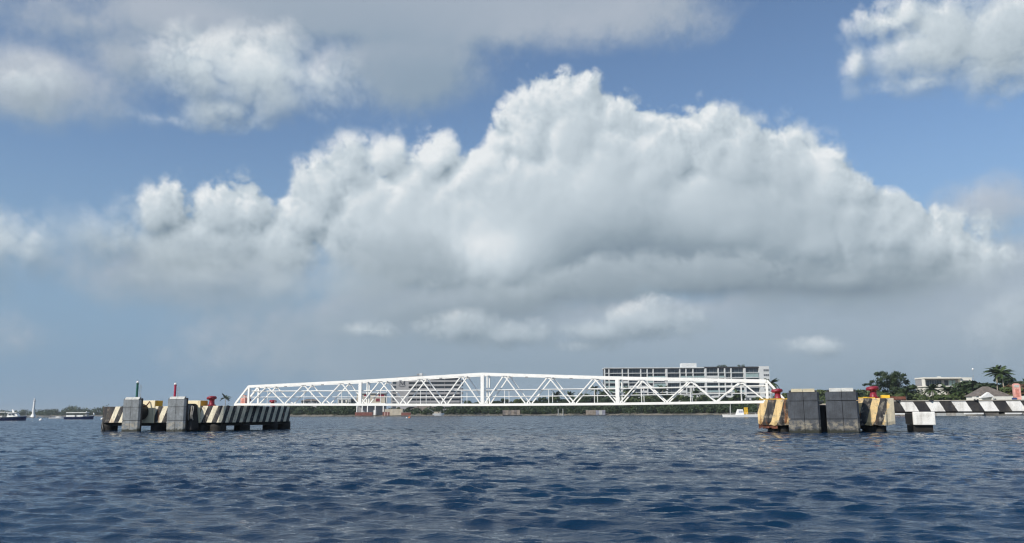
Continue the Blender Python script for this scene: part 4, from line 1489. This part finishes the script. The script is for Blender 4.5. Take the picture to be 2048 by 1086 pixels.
def hotel_grey():
    S = Site(855, 640)
    zr = lambda py: at(855, py, S.Y).z
    h = thing('hotel', 'grey banded hotel with a dark letter mark on its blank wall, behind the footbridge', 'building', S.o)
    m = M['hotel_grey']
    z_top = zr(753.5)
    MB().box(S.x(793), 0.0, 1.0, S.x(817), 16.0, z_top).build('blank_wall', m, h)
    MB().box(S.x(781), 3.0, 1.0, S.x(793) - 0.02, 15.0, zr(757)).build('stair_core', m, h)
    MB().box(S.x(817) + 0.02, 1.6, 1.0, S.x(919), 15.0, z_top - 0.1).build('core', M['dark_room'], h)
    n = 9
    fh = (z_top - 1.5) / n
    for i in range(n + 1):
        z = 1.5 + fh * i
        a, b = S.x(817) + 0.02, S.x(921)
        bulge = [(b - 1.0, -0.1), (b + 0.9, 0.5), (b + 1.7, 1.6), (b + 1.9, 3.2), (b + 1.2, 5.0), (b, 6.0)]
        MB().prism([(a, -0.1)] + bulge + [(a, 6.0)], z - 0.95, z + 0.62).build('balcony_band', m, h)
        if i < n:
            for q in range(7):
                xa = a + 1.0 + (b - a - 2) * q / 7
                piece('window', M['glass'], h, xa, 1.45, z + 0.64, xa + (b - a - 2) / 7 - 0.8, 1.58, z + fh - 0.98)
                if q % 2:
                    piece('partition', m, h, xa - 0.55, 0.1, z + 0.64, xa - 0.3, 1.58, z + fh - 0.98)
            piece('window', M['glass'], h, S.x(784), 2.84, z + 0.9, S.x(791), 2.98, z + fh - 0.5)
    MB().box(S.x(824), 3.0, z_top + 0.75, S.x(843), 9.0, z_top + 0.95).build('roof_deck', M['dark_frame'], h)
    rt = MB().box(S.x(837), 4.0, z_top + 0.96, S.x(843), 9.0, zr(745.5)).build('roof_hut', M['hotel_white'], h)
    MB().box(S.x(832), 4.2, z_top + 1.6, S.x(836.8), 8.8, zr(747)).build('roof_louvre', m, rt)
    for px in (846, 849):
        MB().tube([(S.x(px), 5, z_top + 0.7), (S.x(px), 5, zr(746))], 0.12, 5).build('roof_mast', m, rt)
    # letter mark with a shallow arc beneath
    xm = S.x(804.0)
    wl = S.x(808.6) - S.x(799.4)
    zb, zt = zr(769.5), zr(761.5)
    xa, xb = xm - wl / 2, xm + wl / 2
    mk = MB()
    yy = -0.10
    for (p, q, w) in (((xa, zb), (xa, zt), 0.35), ((xb, zb), (xb, zt), 0.62), ((xa, zt), (xm + 0.35, zb), 0.62), ((xm + 0.35, zb), (xb, zt), 0.3)):
        mk.bar((p[0], yy, p[1]), (q[0], yy, q[1]), w, 0.12, (0, 1, 0))
    for s in (xa, xb):
        mk.bar((s - 0.45, yy, zb), (s + 0.45, yy, zb), 0.2, 0.12, (0, 1, 0))
    arc = [(xm + wl * 0.75 * t, yy, zb - 0.55 - 0.85 * (1 - t * t)) for t in (-1, -0.6, -0.2, 0.2, 0.6, 1)]
    for p, q in zip(arc, arc[1:]):
        mk.bar(p, q, 0.34, 0.12, (0, 1, 0))
    mk.build('letter_mark', M['navy_text'], h)


def villa():
    S = Site(1897, 345)
    zr = lambda py: at(1897, py, S.Y).z
    h = thing('villa', 'white modern villa with a deep glazed upper terrace among palms', 'building', S.o)
    wm = M['villa_white']
    x0, x1, xr = S.x(1851.5), S.x(1924), S.x(1948)
    zt, zf, zl = zr(755.5), zr(771.5), zr(778)
    MB().box(x0 - 0.2, -0.4, zt - 0.32, x1 + 0.2, 8.0, zt + 0.25).build('roof_slab', wm, h)
    MB().box(S.x(1885), 2.0, zt + 0.26, S.x(1890), 3.2, zt + 0.6).build('roof_vent', wm, h)
    MB().box(x0, 2.4, zf + 0.02, x1, 8.0, zt - 0.33).build('back_wall', M['hotel_grey'], h)
    MB().box(x1 + 0.22, 0.4, 1.5, xr, 8.0, zt + 0.12).build('side_wing', wm, h)
    MB().box(x0 - 0.1, -0.3, zf - 0.38, x1 + 0.15, 8.0, zf).build('terrace_slab', wm, h)
    MB().box(x0 - 0.08, 0.15, 1.5, x1 + 0.1, 8.0, zf - 0.82).build('lower_wall', wm, h)
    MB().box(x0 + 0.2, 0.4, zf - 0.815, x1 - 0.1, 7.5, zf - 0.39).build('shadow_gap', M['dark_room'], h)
    MB().box(x0, 0.1, zf + 0.01, x0 + 0.35, 2.38, zt - 0.33).build('fin_wall', wm, h)
    for a, b, mt in ((1853.5, 1855.5, 'glass'), (1861, 1891, 'glass'), (1897, 1904, 'glass'), (1906, 1912, 'glass_green'), (1913.5, 1919, 'glass_green')):
        w_ = piece('window', M[mt], h, S.x(a), 2.24, zf + 0.05, S.x(b), 2.38, zt - 0.95)
        n = max(1, int((b - a) / 5))
        L = S.x(b) - S.x(a)
        for q in range(1, n):
            piece('mullion', M['grey_steel'], w_, -L / 2 + L * q / n - 0.04, -0.13, -(zt - 1 - zf) / 2, -L / 2 + L * q / n + 0.04, -0.075, (zt - 1 - zf) / 2)
    for a, b in ((1929, 1933.5), (1933.9, 1940)):
        piece('window', M['glass'], h, S.x(a), 0.30, zf + 0.9, S.x(b), 0.39, zt - 1.1)
    for px in (1875, 1884):
        MB().box(S.x(px) - 0.5, 0.5, zf + 0.02, S.x(px) + 0.5, 1.1, zf + 0.55).build('terrace_seat', M['white_paint'], h)
    for a, b in ((1868, 1873), (1897, 1900), (1904, 1913)):
        w_ = piece('window', M['glass'], h, S.x(a), 0.04, zr(793), S.x(b), 0.14, zr(788))
        piece('sill', wm, w_, -0.9, -0.2, -(zr(788) - zr(793)) / 2 - 0.2, 0.9, -0.06, -(zr(788) - zr(793)) / 2 - 0.02)


def hall():
    S = Site(2000, 298)
    zr = lambda py: at(2000, py, S.Y).z
    h = thing('hall', 'low white hall with a brown hipped thatch roof and white gable', 'building', S.o)
    wm = M['villa_white']
    x0, x1 = S.x(1957), S.x(2062)
    ze = zr(792)
    MB().box(x0 + 0.4, 0.5, 1.2, x1, 9.0, ze).build('wall', wm, h)
    ax, bx, zp = S.x(1981), S.x(1992), zr(772)
    MB().add([(x0 - 0.1, 0.35, ze + 0.03), (S.x(2026), 0.35, ze + 0.03), (S.x(2026), 9.6, ze + 0.03), (x0 - 0.1, 9.6, ze + 0.03), (ax, 4.6, zp), (bx, 4.6, zp)],
             [(0, 1, 5, 4), (1, 2, 5), (2, 3, 4, 5), (3, 0, 4), (3, 2, 1, 0)]).build('roof', M['thatch'], h)
    # white gable porch
    g0, g1, gm = S.x(1957), S.x(1985), S.x(1974)
    MB().add([(g0, -1.2, zr(796)), (g1, -1.2, zr(793)), (gm, -1.2, zr(784.5)), (g0, 0.45, zr(796)), (g1, 0.45, zr(793)), (gm, 0.45, zr(784.5))],
             [(0, 1, 2), (5, 4, 3), (0, 3, 4, 1), (1, 4, 5, 2), (2, 5, 3, 0)]).build('gable', M['white_paint'], h)
    MB().box(g0 + 0.2, -1.0, 1.2, g0 + 0.6, 0.45, zr(796.2)).build('porch_post', wm, h)
    MB().box(g1 - 0.8, -1.0, 1.2, g1 - 0.4, 0.45, zr(793.5)).build('porch_post', wm, h)
    MB().box(S.x(1946), -0.5, 1.2, S.x(1951), 0.8, zr(793)).build('gate_pier', wm, h)
    MB().box(S.x(1990), 0.42, 1.2, S.x(1993), 0.49, zr(797)).build('door', M['dark_room'], h)


def pavilion():
    S = Site(742, 540)
    zr = lambda py: at(742, py, S.Y).z
    h = thing('pavilion', 'open beach pavilion on white columns with red signs on its fascia', 'pavilion', S.o)
    zf = zr(808)
    for px in (714.5, 725, 735.5, 751, 767):
        MB().lathe([(0.42, 0.6), (0.36, 1.0), (0.36, zf)], 10, (S.x(px), 0.5, 0)).build('column', M['white_paint'], h, smooth=True)
    MB().box(S.x(711), 0, zf + 0.01, S.x(771), 9, zf + 0.7).build('floor_slab', M['white_paint'], h)
    MB().box(S.x(713), 0.6, zf + 0.72, S.x(770), 8, zr(787)).build('upper_wall', M['beige'], h)
    MB().box(S.x(711), -0.3, zr(786.9), S.x(772), 9, zr(785)).build('roof_slab', M['hotel_white'], h)
    for a, b, c, d_, mm in ((728, 735, 788.5, 794.5, 'red_paint'), (757, 768, 788.5, 794.5, 'red_paint'), (752, 756, 797, 803, 'dark_red'), (756.6, 760.5, 797, 803, 'dark_red')):
        MB().box(S.x(a), 0.45, zr(d_), S.x(b), 0.58, zr(c)).build('sign_panel', M[mm], h)
    MB().box(S.x(713), 7.0, 0.8, S.x(770), 7.3, zf).build('rear_wall', M['hotel_grey'], h)
    MB().box(S.x(747), 1.5, 0.8, S.x(752), 3.0, zr(820)).build('kiosk', M['white_paint'], h)
    st = MB()
    for k in range(9):
        st.box(S.x(755) + k * 0.42, 3.5, zf - 0.32 - k * 0.38, S.x(755) + k * 0.42 + 0.5, 4.8, zf - 0.26 - k * 0.38)
    st.build('stair', M['grey_steel'], h)
    return h


def low_wall(px0, px1, py0, py1, Y, mat, label, name='wall', cat='wall', depth=0.6, pieces=0, mat2=None, group=None):
    """wall from py0 (top) to py1 (foot), in panels if it shows them"""
    S = Site((px0 + px1) / 2, Y)
    mid = (px0 + px1) / 2
    z0, z1 = min(at(mid, py1, Y).z, 0.5), at(mid, py0, Y).z
    h = thing(name, label, cat, S.o, 0, group)
    n = max(1, pieces)
    for i in range(n):
        a, b = S.x(px0 + (px1 - px0) * i / n), S.x(px0 + (px1 - px0) * (i + 1) / n)
        MB().box(a, 0, z0, b - (0.06 if n > 1 else 0), depth, z1).build('panel', mat if (i % 2 == 0 or not mat2) else mat2, h)
    MB().box(S.x(px0) - 0.1, -0.08, z1 + 0.003, S.x(px1) + 0.1, depth + 0.08, z1 + 0.12).build('coping', M['concrete'], h)
    return h


hotel_long()
hotel_grey()
villa()
hall()
pavilion()
low_wall(711, 746, 824.5, 829, 536, M['brick_red'], 'low red wall in front of the pavilion columns', pieces=5)
low_wall(766, 780, 824, 829, 534, M['brick_red'], 'short red panelled wall between pavilion and cream terrace', pieces=5, mat2=M['pink'])
low_wall(770, 806, 818, 829, 538, M['beige'], 'cream terrace wall beside the beach pavilion', 'terrace', 'terrace', 6.0, 4)
low_wall(803, 822, 825, 829.5, 532, M['brick_red'], 'dark red ramp wall right of the cream terrace')
low_wall(1005, 1040, 820.5, 829.5, 556, M['mural_grey'], 'weathered block wall with pale mural standing at the water below the bridge', pieces=6, mat2=M['mural_tan'], depth=4.0)
low_wall(1172, 1191, 820.5, 829.5, 554, M['mural_tan'], 'tan half of a painted wall at the water near the long hotel', pieces=2, depth=4.0)
low_wall(1191.2, 1210, 820.5, 829.5, 554, M['lilac_wall'], 'pale lilac half of a painted wall at the water near the long hotel', pieces=3, mat2=M['pad_white'], depth=4.0)
low_wall(1790, 1812, 824.3, 829, 291, M['white_paint'], 'white sea wall length left of the pedestal', 'sea_wall', 'sea wall', 1.2, 2, None, 'sea walls under the walkway')
low_wall(1812, 1928, 824.6, 832, 290, M['concrete'], 'stained grey sea wall right behind the pedestal', 'sea_wall', 'sea wall', 1.2, 6, M['pad_white'], 'sea walls under the walkway')
low_wall(1928.2, 1964, 823.6, 826.8, 288, M['white_paint'], 'bright white sea wall band in the middle under the walkway', 'sea_wall', 'sea wall', 1.2, 3, None, 'sea walls under the walkway')
low_wall(1964.4, 1994, 824.6, 832, 289, M['rock'], 'dark stone sea wall beneath the walkway', 'sea_wall', 'sea wall', 1.2, 3, None, 'sea walls under the walkway')
low_wall(2010, 2040, 823.8, 827, 287, M['white_paint'], 'white sea wall band near the right edge of the picture', 'sea_wall', 'sea wall', 1.2, 3, None, 'sea walls under the walkway')
low_wall(2040.3, 2110, 824.6, 832, 288, M['concrete'], 'grey sea wall running out at the right edge', 'sea_wall', 'sea wall', 1.2, 3, None, 'sea walls under the walkway')


def cottage(px0, px1, py_wall, py_eave, py_roof, Y, wall, roof, label, wins=3, flat=False):
    S = Site((px0 + px1) / 2, Y)
    z = lambda py: at((px0 + px1) / 2, py, Y).z
    h = thing('house', label, 'house', S.o)
    x0, x1 = S.x(px0), S.x(px1)
    MB().box(x0, 0, 1.0, x1, 9, z(py_eave)).build('wall', wall, h)
    if flat:
        MB().box(x0 - 0.4, -0.4, z(py_eave) + 0.004, x1 + 0.4, 9.4, z(py_roof)).build('roof', roof, h)
    else:
        e, p, xm0, xm1 = z(py_eave) + 0.004, z(py_roof), x0 + (x1 - x0) * 0.3, x0 + (x1 - x0) * 0.7
        MB().add([(x0 - 0.8, -0.8, e), (x1 + 0.8, -0.8, e), (x1 + 0.8, 9.8, e), (x0 - 0.8, 9.8, e), (xm0, 4.5, p), (xm1, 4.5, p)],
                 [(0, 1, 5, 4), (1, 2, 5), (2, 3, 4, 5), (3, 0, 4), (3, 2, 1, 0)]).build('roof', roof, h)
    ww = (x1 - x0) / wins
    for i in range(wins):
        w_ = piece('window', M['glass'], h, x0 + ww * (i + 0.2), -0.08, z(py_wall), x0 + ww * (i + 0.8), -0.01, z(py_eave) - 0.5)
        piece('frame', M['white_paint'], w_, -0.05, -0.05, -0.6, 0.05, -0.037, 0.6)


cottage(603, 634, 807, 802, 797.5, 640, M['hotel_grey'], M['thatch'], 'low dark roofed house behind the first bay of the footbridge', 4)
cottage(676, 701, 806, 799, 796.5, 600, M['villa_white'], M['hotel_white'], 'white house with dark windows left of the pavilion', 3, True)
cottage(700, 716, 806, 800, 797, 604, M['hotel_grey'], M['thatch'], 'grey house squeezed between white house and pavilion', 2)
cottage(1430, 1520, 802, 795, 791, 585, M['hotel_white'], M['hotel_white'], 'low white annex at the foot of the long hotel', 9, True)
cottage(1336, 1366, 800, 796, 787, 582, M['hotel_white'], M['pad_white'], 'pale pitched pavilion roof among trees before the hotel', 3)
cottage(1781, 1808, 801, 799, 793, 318, M['brick_red'], M['rust_roof'], 'small rust red building just left of the striped walkway', 2, True)
cottage(815, 880, 828, 822, 812, 575, M['dark_room'], M['thatch'], 'wide brown thatched shelter at the shore left of the bridge middle', 5)


def mast(px, py_top, Y, base, label, ball=True):
    p = at(px, py_top, Y)
    h = thing('mast', label, 'mast', (p.x, p.y, base))
    MB().tube([(0, 0, 0), (0, 0, p.z - base)], [0.10, 0.035], 6).build('pole', M['hotel_grey'], h)
    if ball:
        MB().lathe([(0.05, -0.5), (0.32, -0.3), (0.36, 0), (0.28, 0.35), (0.05, 0.5)], 10, (0, 0, p.z - base)).build('globe', M['white_paint'], h, smooth=True)
    else:
        for k in range(3):
            MB().tube([(-0.5, 0, p.z - base - 1 - k * 2.2), (0.5, 0, p.z - base - 1 - k * 2.2)], 0.05, 5).build('aerial', M['hotel_grey'], h)


mast(1945.5, 738.5, 340, 1.5, 'slender mast with a white globe on top right of the villa')
mast(741, 731, 620, 1.5, 'thin radio mast behind the pavilion', False)
mast(1841, 777, 318, 1.5, 'slim grey utility pole left of the villa', False)
mast(135, 811, 1290, 2.0, 'thin mast on the wooded point at the far left', False)


def lighthouse():
    Y = 640
    p = at(66, 835, Y)
    zt = at(68.5, 796.5, Y).z
    h = thing('lighthouse', 'slim white lighthouse with flared foot on the far left shore', 'lighthouse', (p.x, p.y, 0.0))
    s = Y / FPX
    MB().lathe([(5.6 * s, -1.0), (5.0 * s, 0.6), (3.2 * s, 1.6), (2.5 * s, 3.0), (2.35 * s, 5.0), (1.8 * s, zt - 3.1), (1.7 * s, zt - 2.6)], 20).build('tower', M['white_paint'], h, smooth=True)
    g = MB().lathe([(1.8 * s, zt - 2.6), (2.7 * s, zt - 2.2), (2.7 * s, zt - 1.9), (1.6 * s, zt - 1.85)], 20).build('gallery', M['white_paint'], h)
    lr = MB().lathe([(1.3 * s, zt - 1.84), (1.3 * s, zt - 0.7), (1.6 * s, zt - 0.65), (0.3 * s, zt)], 14).build('lantern', M['hotel_white'], h)
    MB().tube([(0, 0, zt - 0.1), (0, 0, zt + 1.3)], 0.07, 5).build('spike', M['hotel_grey'], lr)
    for k in range(4):
        a = k * math.pi / 2 + 0.6
        MB().bar((2.2 * s * math.cos(a), 2.2 * s * math.sin(a), 2.6), (6.6 * s * math.cos(a), 6.6 * s * math.sin(a), -0.3), 0.5, 0.6).build('buttress', M['white_paint'], h)
    rk = thing('jetty', 'low rubble jetty under the white lighthouse', 'jetty', (p.x, p.y, 0))
    rg = random.Random(8)
    for k in range(26):
        rx_, ry_ = rg.uniform(-14, 12), rg.uniform(-3, 6)
        a = rg.uniform(0.7, 1.6)
        MB().lathe([(a * 0.8, -0.8), (a, -0.1), (a * 0.75, 0.35), (a * 0.3, 0.5)], 7, (rx_, ry_, 0), sx=1.2, sy=0.9).build('rock', M['rock'], rk)


lighthouse()


# ------------------------------------------------------------------ boats and buoys
def hull(mb, L, B, z0, z1, bow_up=0.5, fine=0.55, n=14):
    """bow towards +x"""
    vs, fs = [], []
    for i in range(n + 1):
        t = i / n
        x = -L / 2 + L * t
        w = B / 2 * (1 - max(0, (t - fine) / (1 - fine)) ** 2.0)
        sheer = bow_up * max(0, t - 0.4) ** 2 / 0.36
        w2 = max(0.02, w)
        xb = x - 0.35 * max(0, t - 0.7) / 0.3 * (z1 - z0)
        vs += [(xb, -w2 * 0.72, z0), (x, -w2, z1 + sheer), (x, w2, z1 + sheer), (xb, w2 * 0.72, z0)]
    for i in range(n):
        for k in range(4):
            a, b = i * 4 + k, i * 4 + (k + 1) % 4
            fs.append((a, b, b + 4, a + 4))
    fs += [(3, 2, 1, 0), (n * 4, n * 4 + 1, n * 4 + 2, n * 4 + 3)]
    mb.add(vs, fs)


def tour_boat(px, py_water, L, label, flip=1, kind=0, canopy=None):
    d = ray(px, py_water)
    t = -EYE / d.z
    P = Vector((d.x * t, d.y * t, 0))
    b = thing('tour_boat', label, 'boat', P, 0.0 if flip > 0 else math.pi, 'tour boats moored on the left')
    mb = MB()
    hull(mb, L, L * 0.27, -0.4, 0.78, 0.5)
    mb.build('hull', M['navy_hull'], b)
    mb = MB()
    hull(mb, L * 0.985, L * 0.272, 0.80, 1.0, 0.5)
    mb.build('gunwale', M['white_paint'], b)
    if kind == 0:
        c = MB().prism([(L * 0.08, -1.1), (L * 0.33, -0.8), (L * 0.33, 0.8), (L * 0.08, 1.1)], 1.0, 2.25, [(L * 0.10, -1.0), (L * 0.27, -0.7), (L * 0.27, 0.7), (L * 0.10, 1.0)]).build('cabin', M['white_paint'], b)
        for s in (0.14, 0.215):
            piece('window', M['glass'], c, L * s - 0.3, -1.12, 1.65, L * s + 0.3, -0.90, 2.0)
        MB().prism([(L * 0.06, -1.15), (L * 0.29, -1.0), (L * 0.29, 1.0), (L * 0.06, 1.15)], 2.26, 2.42).build('cabin_roof', M['white_paint'], b)
        MB().prism([(L * 0.16, -0.15), (L * 0.20, -0.15), (L * 0.20, 0.15), (L * 0.16, 0.15)], 2.43, 3.3, [(L * 0.14, -0.1), (L * 0.17, -0.1), (L * 0.17, 0.1), (L * 0.14, 0.1)]).build('funnel', M['white_paint'], b)
        MB().prism([(-L * 0.30, -1.2), (L * 0.045, -1.2), (L * 0.045, 1.2), (-L * 0.30, 1.2)], 2.42, 2.6).build('awning', M['white_paint'], b)
        for s in (-0.28, -0.12, 0.03):
            for y in (-1.1, 1.1):
                MB().tube([(L * s, y, 1.0), (L * s, y, 2.42)], 0.035, 5).build('post', M['grey_steel'], b)
        for k, s in enumerate((-0.26, -0.17, -0.07)):
            MB().box(L * s - 0.4, -0.9, 1.0, L * s + 0.4, 0.9, 1.7 - 0.12 * k).build('seat', M['pad_white'] if k != 1 else M['pink'], b)
        MB().box(-L * 0.46, -0.9, 1.0, -L * 0.36, 0.9, 1.75).build('engine_cover', M['white_paint'], b, bevel=0.1)
    else:
        MB().prism([(-L * 0.44, -1.25), (L * 0.27, -1.25), (L * 0.30, 0), (L * 0.27, 1.25), (-L * 0.44, 1.25)], 2.35, 2.62).build('awning', M['white_paint'], b)
        MB().lathe([(0.25, 0), (0.22, 0.18), (0.08, 0.28)], 10, (L * 0.22, 0, 2.63)).build('horn', M['white_paint'], b)
        for s in (-0.42, -0.2, 0.02, 0.24):
            for y in (-1.15, 1.15):
                MB().tube([(L * s, y, 1.0), (L * s, y, 2.35)], 0.04, 5).build('post', M['grey_steel'], b)
        for s0, s1 in ((-0.43, -0.12), (-0.06, 0.17)):
            MB().box(L * s0, -1.28, 1.0, L * s1, -1.12, 1.55).build('side_screen', M['white_paint'], b)
            MB().box(L * s0, 1.12, 1.0, L * s1, 1.28, 1.55).build('side_screen', M['white_paint'], b)
        MB().box(-L * 0.41, -0.9, 1.0, L * 0.14, 0.9, 1.25).build('bench', M['dark_room'], b)
        MB().box(L * 0.2, -0.7, 1.0, L * 0.27, 0.7, 1.9).build('console', M['hotel_grey'], b)
        MB().tube([(L * 0.47, 0, 1.25), (L * 0.50, 0, 1.7), (L * 0.485, 0, 2.2), (L * 0.47, 0, 2.45)], [0.28, 0.3, 0.22, 0.05], 7).build('prow', M['white_paint'], b, smooth=True)
    return b


tour_boat(10, 841.2, 13.0, 'blue hulled dive boat with white cabin cut by the left edge of the picture', 1, 0)
tour_boat(159.5, 838.6, 10.6, 'navy tour boat with long white awning left of the striped dolphin', 1, 1)


def launch(px, py_water, L, label, mat_hull, name='motor_boat', top=None, group=None):
    d = ray(px, py_water)
    t = -EYE / d.z
    b = thing(name, label, 'boat', (d.x * t, d.y * t, 0), 0, group)
    mb = MB()
    hull(mb, L, L * 0.3, -0.3, 0.55, 0.35)
    mb.build('hull', mat_hull, b)
    MB().prism([(-L * 0.1, -L * 0.09), (L * 0.12, -L * 0.08), (L * 0.2, 0), (L * 0.12, L * 0.08), (-L * 0.1, L * 0.09)], 0.55, 0.95).build('console', M['white_paint'], b)
    MB().box(-L * 0.49, -0.3, 0.3, -L * 0.44, 0.3, 1.05).build('engine', M['dark_frame'], b)
    if top:
        MB().box(-L * 0.16, -L * 0.1, 1.9, L * 0.12, L * 0.1, 2.0).build('sun_top', M['white_paint'], b)
        for s in (-0.14, 0.1):
            for y in (-1, 1):
                MB().tube([(L * s, y * L * 0.09, 0.55), (L * s, y * L * 0.09, 1.9)], 0.03, 5).build('post', M['grey_steel'], b)
    return b


launch(116, 837.0, 8.0, 'small white open boat between lighthouse and navy tour boat', M['white_paint'])
launch(620, 831.6, 11.0, 'pinkish open boat on the water below the first footbridge bay', M['pink'], 'motor_boat')
launch(664, 831.2, 9.0, 'grey beige skiff moored left of the pavilion', M['beige'], 'motor_boat')
launch(832, 831.4, 12.0, 'small white launch moored in front of the thatched shelter', M['white_paint'], 'motor_boat', True)


def catamaran():
    d = ray(1490, 834.0)
    t = -EYE / d.z
    b = thing('catamaran', 'low white catamaran with yellow panel left of the right dolphin', 'boat', (d.x * t, d.y * t, 0), math.pi)
    L = 14.0
    for y in (-1.8, 1.8):
        mb = MB()
        hull(mb, L, 1.0, -0.3, 0.7, 0.15, 0.7)
        mb.build('hull', M['white_paint'], b).location = (0, y, 0)
    MB().box(-L * 0.45, -1.9, 0.55, L * 0.3, 1.9, 0.78).build('deck', M['white_paint'], b)
    k = MB().prism([(0.6, -1.1), (2.8, -1.1), (2.8, 1.1), (0.6, 1.1)], 0.78, 2.5, [(0.8, -0.9), (2.2, -0.9), (2.2, 0.9), (0.8, 0.9)]).build('cabin', M['white_paint'], b)
    for s in (-0.3, 0.35):
        piece('window', M['lilac'], k, 1.55 + s - 0.25, 1.02, 1.3, 1.55 + s + 0.25, 1.08, 2.0)
    MB().box(-0.75, 0.9, 0.9, 0.45, 1.1, 3.1).build('sign_board', M['yellow_paint'], b)
    MB().tube([(4.6, 0, 0.78), (4.6, 0, 4.2)], 0.06, 6).build('mast', M['white_paint'], b)
    MB().tube([(5.0, 0.5, 0.78), (5.0, 0.5, 3.4)], 0.05, 6).build('mast', M['grey_steel'], b)
    for s in (-5.6, -4.8):
        MB().lathe([(0.35, 0.78), (0.4, 1.1), (0.3, 1.6), (0.1, 1.75)], 8, (s, 0.8, 0)).build('locker', M['white_paint'], b)
    pts = [(-6, 1.85, 1.3), (-2, 1.85, 1.3), (4, 1.85, 1.3), (6, 1.85, 1.2)]
    MB().tube(pts, 0.03, 5).build('guard_rail', M['white_paint'], b)
    for x in (-6, -3, 0, 3, 6):
        MB().tube([(x, 1.85, 0.6), (x, 1.85, 1.3)], 0.03, 5).build('stanchion', M['white_paint'], b)


catamaran()


def beached_yacht():
    Y = 541
    p = at(877, 829.5, Y)
    b = thing('yacht', 'white cabin boat hauled out on the shore with a pale gangway', 'boat', (p.x, p.y, 0.2), 0.1)
    mb = MB()
    hull(mb, 7.6, 2.6, 0.0, 1.5, 0.4)
    mb.build('hull', M['white_paint'], b)
    c = MB().prism([(-3.0, -1.0), (1.2, -1.0), (1.8, 0), (1.2, 1.0), (-3.0, 1.0)], 1.5, 2.6).build('cabin', M['beige'], b)
    piece('window', M['glass'], c, -0.2, -1.08, 1.8, 0.4, -1.01, 2.3)
    MB().tube([(1.5, 0, 2.5), (1.5, 0, 4.0)], 0.06, 5).build('mast', M['grey_steel'], b)
    MB().bar((-3.2, -0.5, 2.6), (-7.2, -0.5, 5.0), 0.9, 0.12).build('gangway', M['lilac'], b)


beached_yacht()


def buoy(px, py, r, mat, label, cap=None):
    d = ray(px, py)
    t = -EYE / d.z
    b = thing('buoy', label, 'buoy', (d.x * t, d.y * t, 0))
    MB().lathe([(0.1 * r, -0.8 * r), (0.75 * r, -0.6 * r), (r, 0.05 * r), (0.86 * r, 0.55 * r), (0.45 * r, 0.9 * r), (0.12 * r, 1.0 * r)], 16).build('float', mat, b, smooth=True)
    MB().lathe([(0.13 * r, 0.98 * r), (0.13 * r, 1.12 * r), (0.05 * r, 1.15 * r)], 8).build('eye', cap or M['grey_steel'], b)


buoy(81.5, 840.6, 0.55, M['white_paint'], 'round white buoy floating right of the dive boat')
buoy(819, 835.8, 0.52, M['orange'], 'orange buoy floating beneath the footbridge')
buoy(813.5, 836.0, 0.30, M['white_paint'], 'small white buoy touching the orange buoy')


def jetty_posts():
    S = Site(1121, 552)
    b = thing('landing_stage', 'small landing with two pale posts on the shore below the bridge', 'jetty', S.o)
    for px in (1116, 1125.5):
        MB().tube([(S.x(px), 0, 0), (S.x(px), 0, at(px, 817.5, 552).z)], 0.22, 6).build('post', M['pad_white'], b)
    MB().box(S.x(1115), 0.3, 0.0, S.x(1127), 3, 1.3).build('platform', M['concrete'], b)


jetty_posts()
# rubble along the waterline, too small and many to count
rg = random.Random(31)
mb = MB()
for k in range(240):
    px = rg.choice((rg.uniform(585, 720), rg.uniform(820, 1000), rg.uniform(1000, 1530), rg.uniform(1560, 1800)))
    Y = shore_y(px) - rg.uniform(0.2, 2.5)
    p = at(px, 829, Y)
    a = rg.uniform(0.3, 1.1)
    mb.lathe([(a * 0.8, -0.6), (a, 0.0), (a * 0.7, 0.4 * a + 0.1), (a * 0.3, 0.6 * a)], 6, (p.x, p.y, 0), sx=1.5, sy=0.9)
o = mb.build('rubble', M['rock'])
o['kind'] = 'stuff'
o['label'] = 'broken rubble along the waterline of the shore'
o['category'] = 'rubble'


# ------------------------------------------------------------------ sea air
def build_haze():
    o = MB().box(-5000, -300, -4.0, 5000, 9500, 46.0).build('haze', None)
    m = bpy.data.materials.new('sea_haze')
    m.use_nodes = True
    m.node_tree.nodes.clear()
    T = NT(m.node_tree)
    out = T.node('ShaderNodeOutputMaterial')
    pv = T.node('ShaderNodeVolumePrincipled')
    pv.inputs['Color'].default_value = (0.80, 0.88, 0.95, 1)
    pv.inputs['Density'].default_value = 0.00012
    pv.inputs['Anisotropy'].default_value = 0.2
    T.l.new(pv.outputs[0], out.inputs['Volume'])
    o.data.materials.append(m)
    o['kind'] = 'stuff'
    o['label'] = 'thin pale sea haze over the whole bay'


build_haze()
